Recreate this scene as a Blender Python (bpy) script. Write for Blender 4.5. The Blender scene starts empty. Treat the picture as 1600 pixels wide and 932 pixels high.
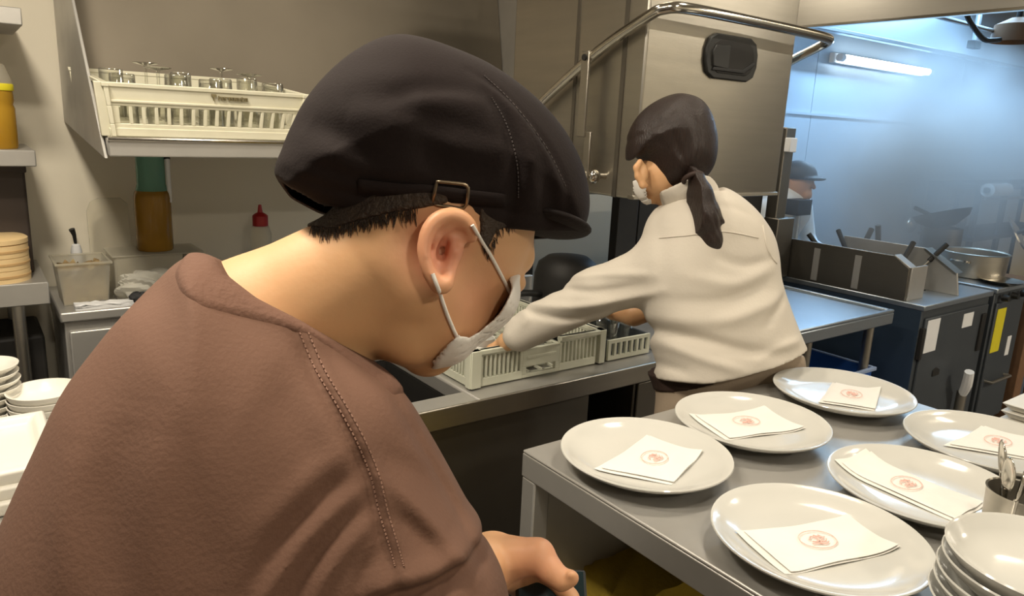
import bpy, bmesh, math, random
import numpy as np
from mathutils import Vector, Matrix
random.seed(7); np.random.seed(7)
SC = bpy.context.scene
COL = SC.collection

# ------------------------------------------------------------------ camera, world, lights, exposure
F = 1155.0; PIT = math.radians(13.2); ROL = math.radians(2.7); CZ = 1.455
cf = np.array([0, math.cos(PIT), -math.sin(PIT)])
_r0 = np.array([1.0, 0, 0]); _u0 = np.array([0, math.sin(PIT), math.cos(PIT)])
cr = math.cos(ROL)*_r0 + math.sin(ROL)*_u0
cu = -math.sin(ROL)*_r0 + math.cos(ROL)*_u0
CC = np.array([0, 0, CZ])
cam = bpy.data.cameras.new('camera'); camo = bpy.data.objects.new('camera', cam); COL.objects.link(camo)
cam.sensor_width = 36; cam.lens = 36*F/1600; cam.clip_start = .02
camo.matrix_world = Matrix(((cr[0], cu[0], -cf[0], 0), (cr[1], cu[1], -cf[1], 0), (cr[2], cu[2], -cf[2], CZ), (0, 0, 0, 1)))
SC.camera = camo
SC.view_settings.view_transform = 'Standard'; SC.view_settings.look = 'None'
SC.view_settings.gamma = 1; SC.view_settings.use_curve_mapping = False
SC.view_settings.exposure = 0.0
SC.cycles.use_denoising = True
SC.cycles.max_bounces = 8; SC.cycles.transparent_max_bounces = 12
SC.cycles.sample_clamp_indirect = 6
W = bpy.data.worlds.new('kitchen_air'); SC.world = W; W.use_nodes = True
W.node_tree.nodes['Background'].inputs[0].default_value = (1.0, .90, .76, 1)
W.node_tree.nodes['Background'].inputs[1].default_value = .165

ANG = math.atan2(.6, .8)                       # the kitchen runs 37 degrees off the camera's axis
UV = np.array([.8, .6, 0]); VV = np.array([-.6, .8, 0])
def w(u, v, z): return Vector((.8*u - .6*v, .6*u + .8*v, z))
def area(name, u, v, z, sx, sy, power, col, tilt=(0, 0)):
    l = bpy.data.lights.new(name, 'AREA'); l.shape = 'RECTANGLE'; l.size = sx; l.size_y = sy
    l.energy = power; l.color = col
    o = bpy.data.objects.new(name, l); COL.objects.link(o); o.location = w(u, v, z)
    o.rotation_euler = (tilt[0], tilt[1], ANG); return o
WARM = (1.0, .90, .74)
CEIL_AND_FILL = [(-.15, .70, 23), (-.10, 1.38, 22), (1.00, .05, 9.5), (1.75, .95, 7.5), (.95, 1.75, 4), (2.45, 2.42, 13), (3.0, .5, 6), (.2, -1.5, 26), (4.6, -1.4, 80)]  # room lamps, plus unseen ones added to brighten wall, splash and washer front
for _u, _v, _p in CEIL_AND_FILL:
    area('ceiling_or_fill_light', _u, _v, 2.47, .20, .20, _p, WARM)
# the daylight tube above the cooking line
area('tube_light', 4.7, 2.52, 1.95, 1.1, .05, 30, (.38, .66, 1.0), (math.radians(-25), 0))
area('hood_light', 4.3, 1.75, 2.25, 1.2, .5, 26, (.42, .70, 1.0))

# ------------------------------------------------------------------ helpers
def ray(x, y): return cf + (x-800)/F*cr - (y-466)/F*cu
def on_z(x, y, z):
    d = ray(x, y); p = CC + d*(z-CZ)/d[2]; return (p@UV, p@VV)
def on_v(x, y, v):
    d = ray(x, y); p = CC + d*(v/(d@VV)); return (p@UV, v, p[2])
def at(x, y, d): return CC + ray(x, y)*d

def tag(o, label, cat, group=None, kind=None):
    if label: o['label'] = label
    if cat: o['category'] = cat
    if group: o['group'] = group
    if kind: o['kind'] = kind
    return o
def thing(name, label, cat, loc, rot=0.0, group=None, world=False):
    o = bpy.data.objects.new(name, None); COL.objects.link(o); o.empty_display_size = .05
    o.location = Vector(loc) if world else w(*loc)
    o.rotation_euler = (0, 0, 0 if world else ANG+rot)
    return tag(o, label, cat, group)
def mk(name, bm, mat, parent=None, bevel=0, smooth=35, loc=None, rot=0.0):
    me = bpy.data.meshes.new(name); bm.to_mesh(me); bm.free()
    return mkm(name, me, mat, parent, bevel, smooth, loc, rot)
def mkm(name, me, mat, parent=None, bevel=0, smooth=35, loc=None, rot=0.0):
    for p in me.polygons: p.use_smooth = True
    if smooth: me.set_sharp_from_angle(angle=math.radians(smooth))
    for m in (mat if isinstance(mat, (list, tuple)) else [mat]): me.materials.append(m)
    o = bpy.data.objects.new(name, me); COL.objects.link(o)
    if parent: o.parent = parent
    if loc is not None:
        o.location = w(*loc); o.rotation_euler = (0, 0, ANG+rot)
    if bevel:
        b = o.modifiers.new('bevel', 'BEVEL'); b.width = bevel; b.segments = 2; b.limit_method = 'ANGLE'
        b.harden_normals = False
    return o
def solo(name, bm, mat, label, cat, loc, rot=0.0, bevel=0, group=None, kind=None, smooth=35):
    return tag(mk(name, bm, mat, None, bevel, smooth, loc, rot), label, cat, group, kind)
def copy_thing(o, loc, rot=None, label=None):
    c = o.copy(); COL.objects.link(c); c.location = w(*loc)
    if rot is not None: c.rotation_euler = (0, 0, ANG+rot)
    if label: c['label'] = label
    for ch in list(o.children):
        d = ch.copy(); COL.objects.link(d); d.parent = c
        for g in list(ch.children):
            e = g.copy(); COL.objects.link(e); e.parent = d
    return c
def B(): return bmesh.new()
def box(bm, x0, x1, y0, y1, z0, z1):
    vs = [bm.verts.new(p) for p in ((x0,y0,z0),(x1,y0,z0),(x1,y1,z0),(x0,y1,z0),(x0,y0,z1),(x1,y0,z1),(x1,y1,z1),(x0,y1,z1))]
    for f in ((0,3,2,1),(4,5,6,7),(0,1,5,4),(1,2,6,5),(2,3,7,6),(3,0,4,7)): bm.faces.new([vs[i] for i in f])
    return bm
def hexa(bm, b, t):        # bottom four and top four corners
    vs = [bm.verts.new(p) for p in list(b)+list(t)]
    for f in ((0,3,2,1),(4,5,6,7),(0,1,5,4),(1,2,6,5),(2,3,7,6),(3,0,4,7)): bm.faces.new([vs[i] for i in f])
    return bm
def prism(bm, pts, axis, a, b):   # polygon pts in the two other axes, extruded along axis
    def P(p, t):
        q = list(p); q.insert(axis, t); return q
    A = [bm.verts.new(P(p, a)) for p in pts]; Bv = [bm.verts.new(P(p, b)) for p in pts]
    n = len(pts)
    bm.faces.new(A); bm.faces.new(Bv[::-1])
    for i in range(n): bm.faces.new((A[i], A[(i+1) % n], Bv[(i+1) % n], Bv[i]))
    bmesh.ops.recalc_face_normals(bm, faces=bm.faces); return bm
def lathe(bm, prof, n=40, c=(0, 0), close=False):
    rings = []
    for r, z in prof:
        if r < 1e-6: rings.append([bm.verts.new((c[0], c[1], z))])
        else: rings.append([bm.verts.new((c[0]+r*math.cos(2*math.pi*i/n), c[1]+r*math.sin(2*math.pi*i/n), z)) for i in range(n)])
    pairs = list(zip(rings, rings[1:])) + ([(rings[-1], rings[0])] if close else [])
    for a, b in pairs:
        for i in range(n):
            j = (i+1) % n
            if len(a) == 1 and len(b) == 1: continue
            if len(a) == 1: bm.faces.new((a[0], b[j], b[i]))
            elif len(b) == 1: bm.faces.new((a[i], a[j], b[0]))
            else: bm.faces.new((a[i], a[j], b[j], b[i]))
    bmesh.ops.recalc_face_normals(bm, faces=bm.faces); return bm
def crom(pts, n=8, closed=False):
    P = [np.array(p, float) for p in pts]; m = len(P); out = []
    for i in range(m if closed else m-1):
        if closed: a, b, c, d = P[i-1], P[i], P[(i+1) % m], P[(i+2) % m]
        else: a, b, c, d = P[max(i-1, 0)], P[i], P[i+1], P[min(i+2, m-1)]
        for k in range(n):
            t = k/n
            out.append(.5*((2*b)+(c-a)*t+(2*a-5*b+4*c-d)*t*t+(3*b-a-3*c+d)*t**3))
    if not closed: out.append(P[-1])
    return out
def tube(bm, pts, r, n=10, smooth=0, closed=False, flat=1.0):
    P = crom(pts, smooth, closed) if smooth else [np.array(p, float) for p in pts]
    m = len(P); R = r if isinstance(r, (list, tuple)) else [r]*m
    if len(R) != m: R = list(np.interp(np.linspace(0, 1, m), np.linspace(0, 1, len(R)), R))
    T = []
    for i in range(m):
        if closed: t = P[(i+1) % m]-P[i-1]
        else: t = P[min(i+1, m-1)]-P[max(i-1, 0)]
        T.append(t/(np.linalg.norm(t)+1e-12))
    ref = np.array([0, 0, 1.0]) if abs(T[0][2]) < .9 else np.array([1.0, 0, 0])
    a = np.cross(T[0], ref); a /= np.linalg.norm(a); rings = []
    for i in range(m):
        a = a - T[i]*(a@T[i]); a /= np.linalg.norm(a)+1e-12; b = np.cross(T[i], a)
        rings.append([bm.verts.new(P[i]+R[i]*(math.cos(2*math.pi*k/n)*a+flat*math.sin(2*math.pi*k/n)*b)) for k in range(n)])
    for i in range(m if closed else m-1):
        A, Bq = rings[i], rings[(i+1) % m]
        for k in range(n): bm.faces.new((A[k], A[(k+1) % n], Bq[(k+1) % n], Bq[k]))
    if not closed:
        bm.faces.new(rings[0][::-1]); bm.faces.new(rings[-1])
    bmesh.ops.recalc_face_normals(bm, faces=bm.faces)
    return bm
def ball(bm, c, r, seg=16, sc=(1, 1, 1)):
    bmesh.ops.create_uvsphere(bm, u_segments=seg, v_segments=max(6, seg//2), radius=1,
        matrix=Matrix.Translation(c) @ Matrix.Diagonal((r*sc[0], r*sc[1], r*sc[2], 1))); return bm
def holed_wall(bm, x0, x1, z0, z1, y0, y1, holes):
    """a wall in x-z from y0 to y1 with a row of rectangular holes (x0,x1,z0,z1), all holes the same height"""
    if not holes: return box(bm, x0, x1, y0, y1, z0, z1)
    hz0, hz1 = holes[0][2], holes[0][3]
    box(bm, x0, x1, y0, y1, z0, hz0); box(bm, x0, x1, y0, y1, hz1, z1)
    x = x0
    for h in holes: box(bm, x, h[0], y0, y1, hz0, hz1); x = h[1]
    box(bm, x, x1, y0, y1, hz0, hz1); return bm

# ------------------------------------------------------------------ materials
def mat(name, col, rough=.5, metal=0.0, noise=None, bump=0.0, bscale=60, stretch=None, spec=.5, trans=0.0, ior=1.45, sss=0.0, rvar=0.0, emit=None, coat=0.0, alpha=1.0, attr=None, sheen=0.0, wave=None):
    m = bpy.data.materials.new(name); m.use_nodes = True; nt = m.node_tree; N = nt.nodes; L = nt.links
    b = N['Principled BSDF']
    b.inputs['Base Color'].default_value = (*col, 1); b.inputs['Roughness'].default_value = rough
    b.inputs['Metallic'].default_value = metal; b.inputs['Specular IOR Level'].default_value = spec
    b.inputs['IOR'].default_value = ior; b.inputs['Transmission Weight'].default_value = trans
    b.inputs['Alpha'].default_value = alpha; b.inputs['Coat Weight'].default_value = coat
    if sheen: b.inputs['Sheen Weight'].default_value = sheen; b.inputs['Sheen Roughness'].default_value = .5
    if sss:
        b.inputs['Subsurface Weight'].default_value = sss
        b.inputs['Subsurface Radius'].default_value = (1, .35, .2); b.inputs['Subsurface Scale'].default_value = .012
    if emit: b.inputs['Emission Color'].default_value = (*emit[0], 1); b.inputs['Emission Strength'].default_value = emit[1]
    tc = N.new('ShaderNodeTexCoord'); mp = N.new('ShaderNodeMapping'); L.new(tc.outputs['Object'], mp.inputs['Vector'])
    if stretch: mp.inputs['Scale'].default_value = stretch
    src = None
    if noise:           # (scale, second colour, contrast)
        nz = N.new('ShaderNodeTexNoise'); nz.inputs['Scale'].default_value = noise[0]; nz.inputs['Detail'].default_value = 5
        L.new(mp.outputs[0], nz.inputs['Vector'])
        rp = N.new('ShaderNodeValToRGB'); c = noise[2] if len(noise) > 2 else .2
        rp.color_ramp.elements[0].position = .5-c; rp.color_ramp.elements[1].position = .5+c
        rp.color_ramp.elements[0].color = (*col, 1); rp.color_ramp.elements[1].color = (*noise[1], 1)
        L.new(nz.outputs['Fac'], rp.inputs['Fac']); src = rp.outputs['Color']
        if rvar:
            mr = N.new('ShaderNodeMapRange'); mr.inputs['To Min'].default_value = rough-rvar; mr.inputs['To Max'].default_value = rough+rvar
            L.new(nz.outputs['Fac'], mr.inputs['Value']); L.new(mr.outputs[0], b.inputs['Roughness'])
    if attr:            # a colour the thing itself has, mixed by a vertex attribute
        at_ = N.new('ShaderNodeAttribute'); at_.attribute_name = attr[0]
        mx = N.new('ShaderNodeMix'); mx.data_type = 'RGBA'
        L.new(at_.outputs['Fac'], mx.inputs[0])
        if src: L.new(src, mx.inputs[6])
        else: mx.inputs[6].default_value = (*col, 1)
        mx.inputs[7].default_value = (*attr[1], 1); src = mx.outputs[2]
    if src: L.new(src, b.inputs['Base Color'])
    if bump:
        if wave:
            n2 = N.new('ShaderNodeTexWave'); n2.inputs['Scale'].default_value = wave; n2.inputs['Distortion'].default_value = 1
        else:
            n2 = N.new('ShaderNodeTexNoise'); n2.inputs['Detail'].default_value = 4; n2.inputs['Scale'].default_value = bscale
        L.new(mp.outputs[0], n2.inputs['Vector'])
        bp = N.new('ShaderNodeBump'); bp.inputs['Strength'].default_value = bump; bp.inputs['Distance'].default_value = .01
        L.new(n2.outputs['Fac'], bp.inputs['Height']); L.new(bp.outputs[0], b.inputs['Normal'])
    return m
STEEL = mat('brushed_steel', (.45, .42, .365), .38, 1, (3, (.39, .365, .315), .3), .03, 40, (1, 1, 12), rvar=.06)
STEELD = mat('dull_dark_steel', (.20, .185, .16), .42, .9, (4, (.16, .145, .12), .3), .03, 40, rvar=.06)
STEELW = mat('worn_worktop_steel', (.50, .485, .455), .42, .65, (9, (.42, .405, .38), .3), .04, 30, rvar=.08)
STEELB = mat('cool_steel', (.46, .50, .54), .36, .9, (4, (.38, .43, .48), .3), .03, 40, rvar=.06)
SHEET = mat('matt_brownish_steel', (.21, .182, .142), .55, .8, (2.5, (.17, .148, .115), .3), .03, 40, rvar=.05)
CHROME = mat('polished_steel', (.62, .59, .53), .16, 1, (8, (.56, .53, .47), .3))
WALLM = mat('cream_wall_paint', (.80, .74, .61), .7, 0, (2.2, (.74, .68, .55), .3), .06, 25)
WALLS = mat('steel_wall_cladding', (.55, .62, .68), .38, .55, (2.5, (.48, .56, .63), .35), .02, 30, rvar=.05)
FLOORM = mat('dark_red_brown_floor', (.09, .075, .065), .5, 0, (7, (.06, .05, .045), .3), .1, 25)
CEILM = mat('ceiling_paint', (.62, .57, .49), .8, 0, (5, (.58, .53, .45), .3), .03)
PORC = mat('glazed_white_porcelain', (.55, .54, .50), .12, 0, (5, (.52, .51, .47), .3), .004, 12, spec=.45, coat=.0)
PAPER = mat('white_paper_napkin', (.74, .715, .665), .85, 0, (30, (.71, .685, .635), .3), .06, 120)
REDP = mat('faded_red_print', (.76, .42, .36), .8, 0, (60, (.80, .56, .50), .3))
RACKP = mat('ivory_rack_plastic', (.72, .69, .55), .42, 0, (15, (.66, .63, .48), .3), .03, 60)
RACKG = mat('greyish_rack_plastic', (.62, .62, .51), .42, 0, (15, (.54, .55, .44), .3), .03, 60)
BLACKP = mat('black_plastic', (.010, .010, .010), .5, 0, (20, (.02, .02, .018), .3))
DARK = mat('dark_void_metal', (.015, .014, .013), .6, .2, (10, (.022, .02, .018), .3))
BROWNBOX = mat('dark_brown_enamel', (.055, .04, .032), .5, .1, (6, (.04, .03, .025), .3))
def glassm(name, col, rough=.03, alpha_mix=0.0):
    m = mat(name, col, rough, 0, None, 0, trans=1.0, ior=1.3); return m
GLASS = bpy.data.materials.new('thin_clear_glass'); GLASS.use_nodes = True
_n = GLASS.node_tree; _n.nodes.remove(_n.nodes['Principled BSDF'])
_t = _n.nodes.new('ShaderNodeBsdfTransparent'); _t.inputs[0].default_value = (.93, .93, .91, 1)
_g = _n.nodes.new('ShaderNodeBsdfGlossy'); _g.inputs['Roughness'].default_value = .04
_f = _n.nodes.new('ShaderNodeLayerWeight'); _f.inputs[0].default_value = .36; _m = _n.nodes.new('ShaderNodeMixShader')
_n.links.new(_f.outputs[1], _m.inputs[0]); _n.links.new(_t.outputs[0], _m.inputs[1]); _n.links.new(_g.outputs[0], _m.inputs[2]); _n.links.new(_m.outputs[0], _n.nodes['Material Output'].inputs[0])
GREENG = mat('green_glass', (.22, .44, .34), .1, 0, (8, (.26, .50, .38), .3), trans=.45, ior=1.2)
AMBER = mat('amber_oil', (.34, .185, .03), .2, 0, (8, (.28, .145, .02), .3), trans=.2, ior=1.3)
YELLOW = mat('yellow_oil', (.52, .31, .035), .15, 0, (10, (.42, .22, .02), .3), trans=.25, ior=1.3)
CLEARP = mat('cloudy_clear_plastic', (.80, .76, .65), .3, 0, (6, (.74, .70, .58), .3), trans=.65, ior=1.15, alpha=.65)
BAMBOO = mat('pale_wood', (.78, .58, .31), .5, 0, (12, (.70, .50, .25), .3), .05, 40, (1, 1, 8))
TRAYW = mat('white_melamine', (.78, .75, .68), .3, 0, (8, (.75, .72, .64), .3), .01)
BLUEP = mat('blue_plastic', (.03, .12, .46), .4, 0, (9, (.025, .10, .40), .3))
BLUEG = mat('blue_grey_enamel', (.035, .055, .085), .4, .3, (6, (.028, .045, .07), .3), .02)
GREYE = mat('grey_enamel', (.085, .095, .105), .42, .4, (6, (.07, .08, .09), .3), .02)
NOTE = mat('white_note_paper', (.78, .78, .78), .8, 0, (20, (.74, .74, .74), .3))
YELP = mat('yellow_label', (.72, .62, .02), .6, 0, (30, (.65, .55, .02), .3))
REDC = mat('red_cap_plastic', (.36, .012, .012), .35, 0, (20, (.30, .01, .01), .3))
SAUCE = mat('brown_food_scraps', (.22, .13, .05), .5, 0, (40, (.42, .32, .16), .15), .2, 60)
CLOTHY = mat('yellow_cloth', (.46, .33, .04), .9, 0, (20, (.36, .25, .02), .3), .3, 80)
WOODB = mat('brown_wood', (.22, .12, .06), .6, 0, (10, (.16, .08, .04), .3), .05, 30, (6, 1, 1))
RUBBERM = mat('black_rubber', (.02, .02, .022), .7, 0, (30, (.03, .03, .03), .3))
LAMPG = mat('lit_lamp_diffuser', (.9, .85, .75), .5, 0, (4, (.88, .83, .73), .3), emit=((1, .86, .66), 6))
TUBEG = mat('lit_tube', (.9, .95, 1), .5, 0, (4, (.88, .93, .98), .3), emit=((.75, .9, 1.0), 14))
SKIN = mat('skin', (.64, .37, .19), .48, 0, (9, (.60, .34, .17), .3), .025, 160, sss=.12, attr=('blush', (.66, .27, .17)))
SKIN2 = mat('skin_warm', (.62, .36, .22), .5, 0, (9, (.58, .32, .19), .3), .02, 120, sss=.1)
HAIRM = mat('dark_brown_hair', (.011, .0060, .0046), .42, 0, (25, (.024, .012, .009), .25), .35, 30, (14, 14, 1.2), spec=.45)
HAIRF = mat('black_short_hair', (.025, .016, .012), .6, 0, (60, (.05, .032, .02), .3), .5, 250)
CAPM = mat('black_brown_cotton', (.0135, .0088, .0082), .9, 0, (14, (.0175, .0118, .0112), .3), .10, 420, spec=.25)
CAPB = mat('cap_brim_cotton', (.018, .013, .0125), .85, 0, (20, (.015, .011, .0105), .3), .12, 300, spec=.3)
TEE = mat('brown_tee_cotton', (.137, .069, .044), .88, 0, (7, (.122, .061, .038), .3), .10, 260)
TEED = mat('brown_rib_cotton', (.132, .066, .043), .9, 0, (9, (.128, .062, .039), .3), .2, 200)
THREAD = mat('brown_stitching', (.20, .108, .074), .8, 0, (60, (.24, .13, .09), .3), .2, 300)
MASKM = mat('white_mask_fabric', (.78, .75, .70), .85, 0, (30, (.75, .71, .66), .3), .08, 200)
SHIRT = mat('white_cotton', (.58, .53, .455), .85, 0, (9, (.54, .49, .42), .3), .06, 160)
TROUS = mat('beige_apron_cotton', (.33, .26, .19), .85, 0, (12, (.29, .225, .16), .3), .08, 160)
BELT = mat('dark_brown_band', (.035, .018, .013), .7, 0, (12, (.028, .015, .011), .3), .06, 160)
NAVY = mat('dark_trousers', (.03, .028, .03), .85, 0, (12, (.024, .022, .024), .3), .06, 160)
COAT = mat('white_coat', (.70, .72, .72), .85, 0, (12, (.66, .68, .68), .3), .06, 160)
SHOE = mat('black_shoe', (.015, .015, .015), .5, 0, (12, (.02, .02, .02), .3))
BRASSB = mat('antique_buckle', (.28, .22, .15), .35, 1, (30, (.2, .15, .1), .3))

# ------------------------------------------------------------------ signed-distance modelling (for the people)
class Field:
    def __init__(s, lo, hi, h):
        s.lo = np.array(lo, float); s.h = h; s.n = np.ceil((np.array(hi)-s.lo)/h).astype(int)+1
        s.ax = [(s.lo[i]+h*np.arange(s.n[i])).astype(np.float32) for i in range(3)]
        s.f = np.full(s.n, .3, np.float32)
    def sl(s, lo, hi, pad):
        a = [max(0, int((lo[i]-pad-s.lo[i])/s.h)) for i in range(3)]; b = [min(s.n[i], int((hi[i]+pad-s.lo[i])/s.h)+2) for i in range(3)]
        if any(b[i] <= a[i] for i in range(3)): return None, None
        S = tuple(slice(a[i], b[i]) for i in range(3))
        return S, (s.ax[0][S[0]][:, None, None], s.ax[1][S[1]][None, :, None], s.ax[2][S[2]][None, None, :])
    def put(s, fn, lo, hi, k, mode='u'):
        S, X = s.sl(lo, hi, k+3*s.h)
        if S is None: return s
        d = fn(*X).astype(np.float32); a = s.f[S]
        if mode == 'u':
            if k > 0:
                t = np.clip(.5+.5*(a-d)/k, 0, 1); s.f[S] = a*(1-t)+d*t-k*t*(1-t)
            else: s.f[S] = np.minimum(a, d)
        elif mode == 's':
            d = -d
            if k > 0:
                t = np.clip(.5-.5*(a-d)/k, 0, 1); s.f[S] = a*(1-t)+d*t+k*t*(1-t)
            else: s.f[S] = np.maximum(a, d)
        return s
    def cone(s, p, q, r0, r1, k=.012, mode='u'):
        p = np.array(p, float); q = np.array(q, float); v = q-p; vv = v@v+1e-12; R = max(r0, r1)
        def fn(X, Y, Z):
            t = np.clip(((X-p[0])*v[0]+(Y-p[1])*v[1]+(Z-p[2])*v[2])/vv, 0, 1)
            return np.sqrt((X-p[0]-t*v[0])**2+(Y-p[1]-t*v[1])**2+(Z-p[2]-t*v[2])**2)-(r0+(r1-r0)*t)
        return s.put(fn, np.minimum(p, q)-R, np.maximum(p, q)+R, k, mode)
    def chain(s, pts, rs, k=.008, mode='u'):
        for i in range(len(pts)-1): s.cone(pts[i], pts[i+1], rs[i], rs[i+1], k, mode)
        return s
    def ell(s, c, M, r, k=.012, mode='u'):     # M rows: the ellipsoid's own axes
        c = np.array(c, float); M = np.array(M, float); r = np.array(r, float); R = r.max()
        def fn(X, Y, Z):
            x, y, z = X-c[0], Y-c[1], Z-c[2]; q0 = 0; q1 = 0
            for i in range(3):
                t = (x*M[i, 0]+y*M[i, 1]+z*M[i, 2])/r[i]; q0 = q0+t*t; q1 = q1+(t/r[i])**2
            k0 = np.sqrt(q0); return k0*(k0-1)/(np.sqrt(q1)+1e-9)
        return s.put(fn, c-R, c+R, k, mode)
    def slabxy(s, f2, zc, H, D, k=.012, pw=2.0, tilt=(0, 0)):   # inflate a 2-D distance field f2 (n0,n1) about the plane z=zc
        X = s.ax[0][:, None, None]; Y = s.ax[1][None, :, None]; Z = s.ax[2][None, None, :]
        a = np.clip(-f2, None, D); p = (1-a/D)[:, :, None]; p = np.maximum(p, 0)
        z0 = zc+tilt[0]*X+tilt[1]*Y
        q = np.abs(Z-z0)/H; d = ((p**pw+q**pw)**(1/pw)-1)*min(D, H)
        t = np.clip(.5+.5*(s.f-d)/k, 0, 1); s.f = (s.f*(1-t)+d*t-k*t*(1-t)).astype(np.float32); return s
    def f2(s, poly, sm=6):
        P = np.array(crom(poly, sm, True)) if sm else np.array(poly, float)
        x = s.ax[0][:, None].astype(float); y = s.ax[1][None, :].astype(float)
        d = np.full((s.n[0], s.n[1]), 9.0); ins = np.zeros((s.n[0], s.n[1]), bool)
        for i in range(len(P)):
            a, b = P[i], P[(i+1) % len(P)]; e = b-a
            t = np.clip(((x-a[0])*e[0]+(y-a[1])*e[1])/(e@e+1e-12), 0, 1)
            d = np.minimum(d, (x-a[0]-t*e[0])**2+(y-a[1]-t*e[1])**2)
            if a[1] != b[1]:
                c = ((a[1] > y) != (b[1] > y)) & (x < (b[0]-a[0])*(y-a[1])/(b[1]-a[1])+a[0]); ins ^= c
        return np.where(ins, -1, 1)*np.sqrt(d)
    def fold2(s, folds):        # sum of grooves (+) and ridges (-) along polylines in x-y
        out = np.zeros((s.n[0], s.n[1])); x = s.ax[0][:, None].astype(float); y = s.ax[1][None, :].astype(float)
        for pts, amp, sg in folds:
            P = np.array(crom(pts, 6)); d = np.full(out.shape, 9.0); n = len(P)
            fade = np.ones(out.shape)
            for i in range(n-1):
                a, b = P[i], P[i+1]; e = b-a; t = np.clip(((x-a[0])*e[0]+(y-a[1])*e[1])/(e@e+1e-12), 0, 1)
                dd = (x-a[0]-t*e[0])**2+(y-a[1]-t*e[1])**2; m = dd < d; d = np.where(m, dd, d)
                fade = np.where(m, np.sin(np.pi*np.clip((i+t)/(n-1), .04, .96))**.6, fade)
            out += amp*np.exp(-d/sg**2)*fade
        return out.astype(np.float32)
    def mesh(s, name, O, M, base):   # local -> world: O + x*M[0]+y*M[1]+z*M[2]; minus base
        f = s.f; n = s.n
        f = f.copy(); f[0], f[-1] = .1, .1; f[:, 0], f[:, -1] = .1, .1; f[:, :, 0], f[:, :, -1] = .1, .1
        S = f < 0; c = np.zeros(n-1, np.int8)
        for i in (0, 1):
            for j in (0, 1):
                for k in (0, 1): c += S[i:n[0]-1+i, j:n[1]-1+j, k:n[2]-1+k]
        act = (c > 0) & (c < 8); idx = np.argwhere(act); vid = np.full(n-1, -1, np.int64); vid[act] = np.arange(len(idx))
        acc = np.zeros((len(idx), 3)); cnt = np.zeros(len(idx)); I = idx.T
        for (a, b) in [((i, j, k), tuple(np.array((i, j, k))+np.eye(3, dtype=int)[ax])) for ax in range(3) for i in (0, 1) for j in (0, 1) for k in (0, 1) if (i, j, k)[ax] == 0]:
            fa = f[I[0]+a[0], I[1]+a[1], I[2]+a[2]]; fb = f[I[0]+b[0], I[1]+b[1], I[2]+b[2]]; m = (fa < 0) != (fb < 0)
            t = np.where(m, fa/(fa-fb+1e-20), 0)[:, None]
            acc += np.where(m[:, None], np.array(a)+t*(np.array(b)-np.array(a)), 0); cnt += m
        P = (idx+acc/cnt[:, None])*s.h+s.lo; quads = []
        for ax in range(3):
            o = [x for x in range(3) if x != ax]
            A = S.take(range(0, n[ax]-1), ax); Bq = S.take(range(1, n[ax]), ax); e = np.argwhere(A != Bq)
            e = e[(e[:, o[0]] > 0) & (e[:, o[1]] > 0) & (e[:, o[0]] < n[o[0]]-1) & (e[:, o[1]] < n[o[1]]-1)]
            q = []
            for d0, d1 in ((-1, -1), (0, -1), (0, 0), (-1, 0)):
                t = e.copy(); t[:, o[0]] += d0; t[:, o[1]] += d1; q.append(vid[t[:, 0], t[:, 1], t[:, 2]])
            q = np.stack(q, 1); fl = S[e[:, 0], e[:, 1], e[:, 2]]
            if ax == 1: fl = ~fl
            q[~fl] = q[~fl][:, ::-1]; quads.append(q)
        Q = np.concatenate(quads); Q = Q[(Q >= 0).all(1)]
        Wd = np.array(O)+P@np.array(M)-np.array(base)
        if np.einsum('ij,ij->i', Wd[Q[:, 0]], np.cross(Wd[Q[:, 1]], Wd[Q[:, 2]])).sum()+np.einsum('ij,ij->i', Wd[Q[:, 0]], np.cross(Wd[Q[:, 2]], Wd[Q[:, 3]])).sum() < 0: Q = Q[:, ::-1]
        me = bpy.data.meshes.new(name); me.vertices.add(len(Wd)); me.vertices.foreach_set('co', Wd.astype(np.float32).ravel())
        me.loops.add(Q.size); me.loops.foreach_set('vertex_index', Q.astype(np.int32).ravel())
        me.polygons.add(len(Q)); me.polygons.foreach_set('loop_start', np.arange(0, Q.size, 4, dtype=np.int32))
        me.update(calc_edges=True); me.validate(); return me, P
    def val(s, p):
        g = (np.array(p)-s.lo)/s.h; i = np.clip(np.floor(g).astype(int), 0, s.n-2); t = np.clip(g-i, 0, 1); v = 0
        for a in (0, 1):
            for b in (0, 1):
                for c in (0, 1):
                    v += (t[0] if a else 1-t[0])*(t[1] if b else 1-t[1])*(t[2] if c else 1-t[2])*s.f[i[0]+a, i[1]+b, i[2]+c]
        return v

# ------------------------------------------------------------------ the setting
def put_mesh(name, me, m, root, smooth=0, it=4):
    o = mkm(name, me, m, root, 0, smooth)
    if it: q = o.modifiers.new('relax', 'SMOOTH'); q.factor = .5; q.iterations = it
    return o
def struct(name, bm, m, loc=(0, 0, 0), bevel=0): return tag(mk(name, bm, m, None, bevel, 35, loc), None, None, None, 'structure')
struct('floor', box(B(), -3, 9, -2.5, 2.85, -.1, 0), FLOORM)
struct('ceiling', box(B(), -3, 9, -2.5, 2.85, 2.5, 2.6), CEILM)
struct('wall_front', box(B(), -3, 9, -2.6, -2.5, 0, 2.5), WALLM)
struct('wall_back', box(B(), -3, 9, 2.75, 2.85, 0, 2.5), WALLM)
bm = B()
for a, b in ((3.0, 4.3), (4.305, 6.25), (6.255, 7.9)):
    box(bm, a, b, 2.725, 2.75, .0, 1.60); box(bm, a, b, 2.73, 2.75, 1.606, 2.5)
box(bm, 3.0, 7.9, 2.715, 2.75, 1.596, 1.612)
struct('wall_cladding', bm, WALLS)
struct('gap_shade_sheet', box(B(), 1.93, 2.14, 2.70, 2.75, 0, 2.5), STEELD)       # added dark sheet, stands in for the unlit gap left of the washer
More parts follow.
